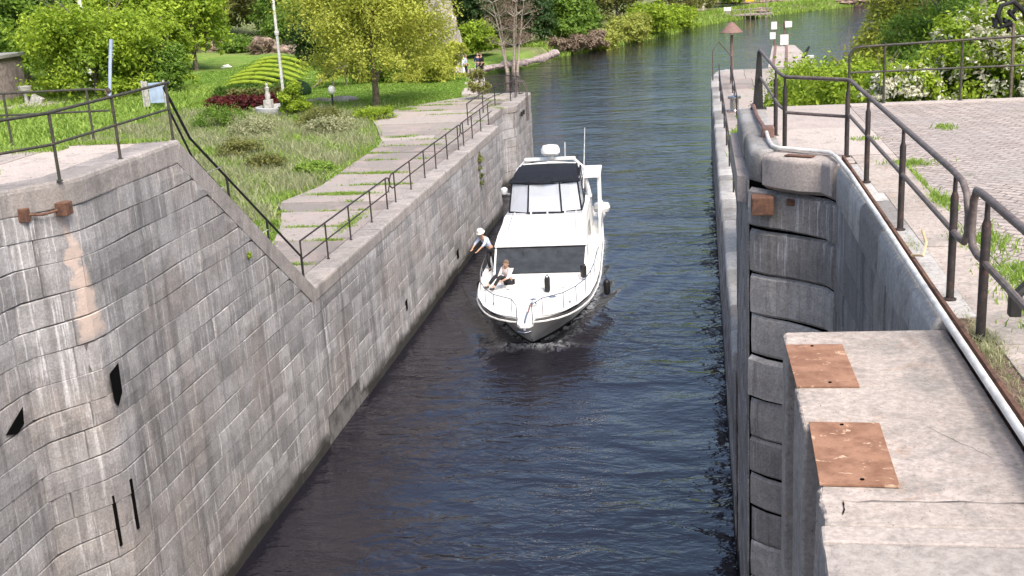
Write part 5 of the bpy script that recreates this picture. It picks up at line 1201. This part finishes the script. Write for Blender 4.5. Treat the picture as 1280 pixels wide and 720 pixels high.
rock('rock_outcrop', (-20.6, 95, hz(-20.6, 95)), (1.0, 1.4, 6.0), 'tall pale grey rock pillar rising beside the yellow tree', 1)
rock('rock_outcrop', (-24.6, 108, hz(-24.6, 108)+1), (2.2, 2, 7.5), 'grey cliff face behind the tall pale rock pillar', 2)
rock('rock_ledge', (-49.5, 117, hz(-49.5, 117)), (5.5, 2.2, 1.9), 'pinkish rock ledges above the upper lawn', 3, 'rock_pink', 7)
rock('rock_ledge', (-38.5, 112, hz(-38.5, 112)), (3.5, 1.8, 1.7), 'brown rock ledge to the right of the pinkish one', 4, 'rock_pink', 5)
rock('garden_rock', (-21.9, 66.5, hz(-21.9, 66.5)), (1.6, .8, .45), 'pale flat garden rocks between the planter and the lawn tree', 5, 'rock', 4)
rock('garden_rock', (-32.9, 79, hz(-32.9, 79)), (.5, .4, .45), 'single white rock left of the striped mound', 6, 'white_paint')
rock('garden_rock', (-41, 97, hz(-41, 97)), (.45, .3, .25), 'small white rock at the back of the upper lawn', 7, 'white_paint')
rock('shore_rock', (1.5, 205, .8), (7, 3, 1.2), 'sandy rocks beside the far landing', 8, 'rock_pink', 5)
rock('shore_rock', (21, 222, 1.0), (14, 4, 2.0), 'long pale rocky shore at the top of the river', 9, 'rock_pink', 9)
# far landing
e = empty('landing_stage', (5.6, 198.5, 0), 'low brown timber landing on the far shore', 'landing')
MB().box(-5, 6, -1, 1.5, .5, .75, .03).build('deck', 'wood_grey', e)
mb = MB()
for k in range(14): mb.box(-5+k*.82, -4.9+k*.82, -1.0, -.9, -.5, 1.7, .01)
mb.box(-5, 6, -1.05, -.98, 1.5, 1.62, .01); mb.build('fence', 'wood_grey', e)
MB().box(5.0, 5.15, -.9, -.75, -.5, 4.2, .01).build('post', 'wood_grey', e)
e = empty('yellow_box', (8.0, 199.5, .75), 'bright yellow board standing on the far timber landing', 'sign'); MB().box(-.7, .7, -.1, .1, 1.9, 3.6, .04).build('board', 'yellow_paint', e); MB().box(-.06, .06, -.06, .06, 0, 2, .01).build('post', 'wood_grey', e)
e = empty('white_box', (4.3, 196.5, .75), 'small white box on the near side of the far landing', 'box'); MB().box(-.6, .6, -.3, .3, .7, 1.3, .04).build('body', 'white_paint', e); MB().box(-.5, .5, -.25, .25, 0, .7, .02).build('stand', 'wood_grey', e)
person((.4, 201, 1.2), .2, stand, 'person in white clothing on the far shore left of the timber landing', 'hat_white', 'hat_white')
# reeds on the far shore (stuff)
rg = np.random.default_rng(12); P_s = []
sh = np.array([(-17.4, 139), (-14, 147), (-10, 156), (-5, 168), (0, 186), (6, 197), (16, 209), (27, 219)], float)
for a, b_ in zip(sh[:-1], sh[1:]):
    n = int(np.linalg.norm(b_-a)*170); t = rg.random(n)[:, None]; q = a+(b_-a)*t; nn_ = np.array([-(b_-a)[1], (b_-a)[0]])/np.linalg.norm(b_-a)
    q = q+nn_*rg.uniform(-.6, 4.5, n)[:, None]; P_s.append(np.c_[q, np.clip(h_left(q[:, 0], q[:, 1]), 0, 99)])
P_s = np.concatenate(P_s); o = blades('reeds', P_s, .55, .06, 'leaf_grass', 9, lean=.5, tn=(.8, .2)); tag(o, 'pale green reeds and grass along the far shore', 'reeds', kind='stuff')
# dry brush at the river bend
bush('dry_brush', (-15.8, 141.5, .6), [(-1.5, 0, .6, 1.6, 1.2, .8), (1, 1.5, .6, 1.8, 1.4, .9), (3, 4, .7, 1.8, 1.4, 1)], 'tangle of dry brown brush at the river bend', 'twig_brown', 5000, .2, 88, cat='brush')
# weeds and tall grass on the left bank (stuff)
def scatter(n, x0, x1, y0, y1, dens, hf): 
    x = rg.uniform(x0, x1, n); y = rg.uniform(y0, y1, n); k = rg.random(n) < dens(x, y); x, y = x[k], y[k]; return np.c_[x, y, hf(x, y)]
inn = lambda y: np.interp(y, iy, ix)
dens = lambda x, y: np.clip((inn(y)-.1-x)*2, 0, 1)*(1-.95*lawn_l(x, y))*np.clip(.55+.5*wob(x, y, .9, 2), .12, 1)
o = blades('bank_weeds', scatter(120000, -30, -11.5, 24, 64, dens, h_left), .36, .016, 'leaf_weed', 21, lean=.4, tn=(.45, .3)); tag(o, 'tall pale dry weeds on the left bank beside the quay slabs', 'weeds', kind='stuff')
o = blades('bank_grass', scatter(150000, -34, -11.2, 20, 66, lambda x, y: np.clip((inn(y)+.22-x)*3, 0, 1)*np.where(x > inn(y), .5, 1)*(1-.6*lawn_l(x, y))*np.clip(.5-.5*wob(x, y, .9, 2), .15, 1), lambda x, y: np.where(x > inn(y), 4.17, h_left(x, y))), .22, .022, 'leaf_grass', 22, lean=.5, tn=(.5, .3)); tag(o, 'green grass edging the weeds on the left bank', 'grass', kind='stuff')
o = blades('far_grass', scatter(60000, -52, -30, 50, 78, lambda x, y: np.clip(.6+.4*wob(x, y, .5), .1, 1), h_left), .4, .05, 'leaf_grass', 23, lean=.5, tn=(.6, .25)); tag(o, 'light green meadow grass behind the upper left platform', 'grass', kind='stuff')
o = blades('lawn_grass', scatter(150000, -40, -13, 60, 108, lambda x, y: lawn_l(x, y)*(sdist(x, y, LAND_L) > .6), h_left), .07, .03, 'leaf_grass', 24, lean=.6, tn=(.25, .3)); tag(o, 'short bright lawn grass beyond the lower left quay', 'grass', kind='stuff')
for i, (x, y, s_, lf, lab) in enumerate(((-18.8, 55.5, .9, 'leaf_olive', 'grey green bush in the weeds below the white globe lamp'), (-17.4, 52.5, .8, 'leaf_weed', 'pale dry bush beside the curve of the quay slabs'), (-21, 52, .9, 'leaf_weed', 'wispy pale bush in the middle of the left bank'),
                          (-19.5, 46.5, .7, 'leaf_olive', 'low olive bush left of the quay slabs'), (-24.5, 56, 1.0, 'leaf_green', 'green bush among the weeds left of the planter'), (-16.3, 56.5, .7, 'leaf_bright', 'small bright bush at the corner of the lawn'), (-17.0, 43.0, .6, 'leaf_olive', 'small olive bush nearest the stair on the left bank'), (-14.5, 41.5, .5, 'leaf_grass', 'small green clump at the edge of the nearest quay slabs'))):
    bush('weed_bush', (x, y, hz(x, y)), [(0, 0, .5*s_, .9*s_, .9*s_, .6*s_), (.7*s_, .5*s_, .4*s_, .7*s_, .7*s_, .5*s_), (-.8*s_, .3*s_, .4*s_, .8*s_, .7*s_, .5*s_)], lab, lf, 2200, .07, 200+i, spread=1.3, group='small bushes among the weeds')
# plants on the masonry
bush('wall_plant', (-9.36, 47.6, 3.3), [(0, 0, -.1, .12, .25, .6), (.05, .1, -.7, .1, .2, .35)], 'olive plant hanging on the lower left wall beyond the boat', 'leaf_olive', 900, .05, 301, cat='plant', stems=False)
bush('wall_plant', (-9.34, 22.1, 5.95), [(0, 0, 0, .05, .09, .1)], 'tiny green tuft under the sloping parapet', 'leaf_bright', 120, .03, 302, cat='plant', stems=False)
e = empty('pier_bush', (-12.3, 63.6, 4.2), 'wispy grey green bush growing at the end of the left pier', 'bush'); leaf_cloud('foliage', [(0, 0, .9, .5, .5, .9), (.3, 0, .5, .5, .4, .5)], 1200, .09, 'leaf_olive', e, 5, tn=(.7, .2)); MB().tube([(0, 0, 0), (.1, 0, 1)], .02, 5).build('stem', 'bark', e)

# ------------------------------------------------------------------ RIGHT BANK VEGETATION
RB = [('leafy_bush', (3.3, 25.5), 5.6, 3.4, 2.4, 'leaf_bright', 'low bright bush behind the far corner of the yard'),
      ('leafy_bush', (5.2, 24.0), 5.7, 3.6, 2.6, 'leaf_green', 'dense green bush behind the dark green railing'),
      ('leafy_bush', (2.4, 28.5), 5.4, 3.0, 2.8, 'leaf_bright', 'rounded bright bush above the low quay'),
      ('leafy_bush', (6.2, 27.5), 5.5, 4.4, 4.0, 'leaf_green', 'tall green bush behind the flowering one'),
      ('leafy_bush', (8.4, 25), 5.8, 4.2, 4.5, 'leaf_bright', 'bright green bush at the right edge')]
for i, (nm, (x, y), z0, w, h, lf, lab) in enumerate(RB):
    tree(nm, (x, y, hr(x, y)-.2), 8.95-hr(x, y)+h*.15, w, lab, lf, n=9000, size=.075, seed=400+i, z_crown=.05, trunk_r=.06, cat='bush', tn=(.5, .28), kc=40)
for i, (x, y, w, zt, lab) in enumerate(((3.75, 22.6, 1.5, 9.3, 'smaller white flowering bush behind the first bay of the dark green railing'), (5.25, 23.4, 2.4, 10.3, 'tall bush covered in white blossom behind the dark green railing'), (6.6, 23.0, 2.2, 9.75, 'white blossoming bush at the right edge behind the railing'))):
    z = hr(x, y); e = empty('flowering_bush', (x, y, z), lab, 'bush'); h = zt-z; lb = [(0, 0, h*.45, w*.45, w*.4, h*.45), (.1, 0, h*.78, w*.28, w*.3, h*.22), (-w*.2, -.1, h*.6, w*.25, w*.3, h*.3)]
    leaf_cloud('foliage', lb, 6500, .07, 'leaf_bright', e, 420+i, tn=(.5, .3)); leaf_cloud('blossom', [(a, b_-.08, c, d_*1.04, e_*1.06, f_*1.02) for a, b_, c, d_, e_, f_ in lb], 2000, .062, 'blossom', e, 430+i, clump=.12, kclump=70)
    MB().tube([(0, 0, -.2), (.1, 0, h*.4), (0, .1, h*.8)], [.06, .04, .015], 6).tube([(0, 0, 0), (-w*.2, 0, h*.6)], [.04, .015], 5).build('stem', 'bark', e)
right_trees = [('spring_tree', (12.2, 74), 9, 6.5, 'conical yellow green tree at the river edge on the right', 'leaf_yellow', 12000, .17, .0, True),
 ('leafy_tree', (15.5, 70), 9, 7, 'mid green tree right of the conical yellow one', 'leaf_green', 10000, .18, .05, False),
 ('leafy_tree', (19.0, 78), 11, 8, 'green tree with a grey trunk behind the flowering bush', 'leaf_green', 10000, .2, .12, False),
 ('leafy_tree', (13.2, 57), 7.5, 6, 'olive green tree low behind the yard railing', 'leaf_olive', 9000, .15, .03, False),
 ('leafy_tree', (17.5, 60), 10, 7.5, 'bright tree at the top right corner', 'leaf_bright', 10000, .17, .04, False),
 ('leafy_tree', (9.6, 50), 5.2, 4.4, 'small leafy tree just behind the yard railing', 'leaf_green', 7000, .13, .03, False),
 ('dark_tree', (26, 88), 12, 12, 'dark tree far behind on the right bank', 'leaf_dark', 9000, .26, .05, False),
 ('leafy_tree', (22, 105), 10, 10, 'yellowish tree farther up the right bank', 'leaf_yellow', 8000, .26, .03, False),
 ('dark_tree', (40, 135), 14, 16, 'large green tree on the distant right bank', 'leaf_green', 8000, .38, .05, False)]
for i, (nm, (x, y), h, w, lab, lf, n, sz, zc, cone) in enumerate(right_trees):
    tree(nm, (x, y, hr(x, y)-.1), h, w, lab, lf, n=n, size=sz, seed=500+i, z_crown=zc, trunk_r=.2, tn=(.5, .3), kc=36, cone=cone)
for (x, y, lab) in ((10.3, 46, 'grey tree trunk behind the yard, left of the blossom'), (12.0, 44, 'thicker pinkish grey trunk behind the tallest blossom')):
    e = empty('tall_tree', (x, y, hr(x, y)), lab, 'tree'); trunk_mesh(9, .22, int(x*10), limbs=5, reach=1.5, z0=.6).build('trunk', 'bark_pale', e, smooth=True); leaf_cloud('crown', [(0, 0, 8.6, 2, 2, 1.6)], 4000, .12, 'leaf_green', e, 7)
e = empty('black_bundle', (5.3, 22.05, 10.0), 'black looped object hanging among the bushes at the top right', 'bundle')
MB().tube([(.2, .02, -1.6), (.2, .02, -.8), (.18, .02, 0)], .03, 6).build('hanging_line', 'bark', e)
rg = np.random.default_rng(3)
# grass at edge of low quay and near jetty
o = blades('quay_grass', np.concatenate([np.c_[rg.normal(6.0, .7, 5000), rg.uniform(54, 72, 5000), np.full(5000, 4.2)], np.c_[rg.normal(1.35, .12, 500), rg.normal(42, .5, 500), np.full(500, 4.2)], np.c_[rg.normal(1.4, .12, 300), rg.normal(47, .4, 300), np.full(300, 4.2)]]), .25, .03, 'leaf_grass', 31, lean=.5); tag(o, 'rough grass at the edges of the low right quay', 'grass', kind='stuff')
MB().tube([(-.15, 0, -.05), (-.05, 0, .32), (.15, 0, .38), (.35, .05, .2), (.5, .05, -.3)], .045, 8).build('strap', 'rubber_black', e, smooth=True)
mbk = MB(); rk = random.Random(6)
for _ in range(9):
    c_ = Vector((rk.uniform(-.1, .2), rk.uniform(-.05, .05), rk.uniform(-.15, .2))); mbk.tube([c_, c_+Vector((rk.uniform(-.12, .12), 0, rk.uniform(.02, .12))), c_+Vector((rk.uniform(-.15, .18), .02, rk.uniform(-.15, .05)))], [.02, .05, .02], 7)
mbk.build('bundle', 'rubber_black', e, smooth=True)
for o in list(D.objects):
    if o.name.startswith('garden_rocks') and not o.children: D.objects.remove(o)
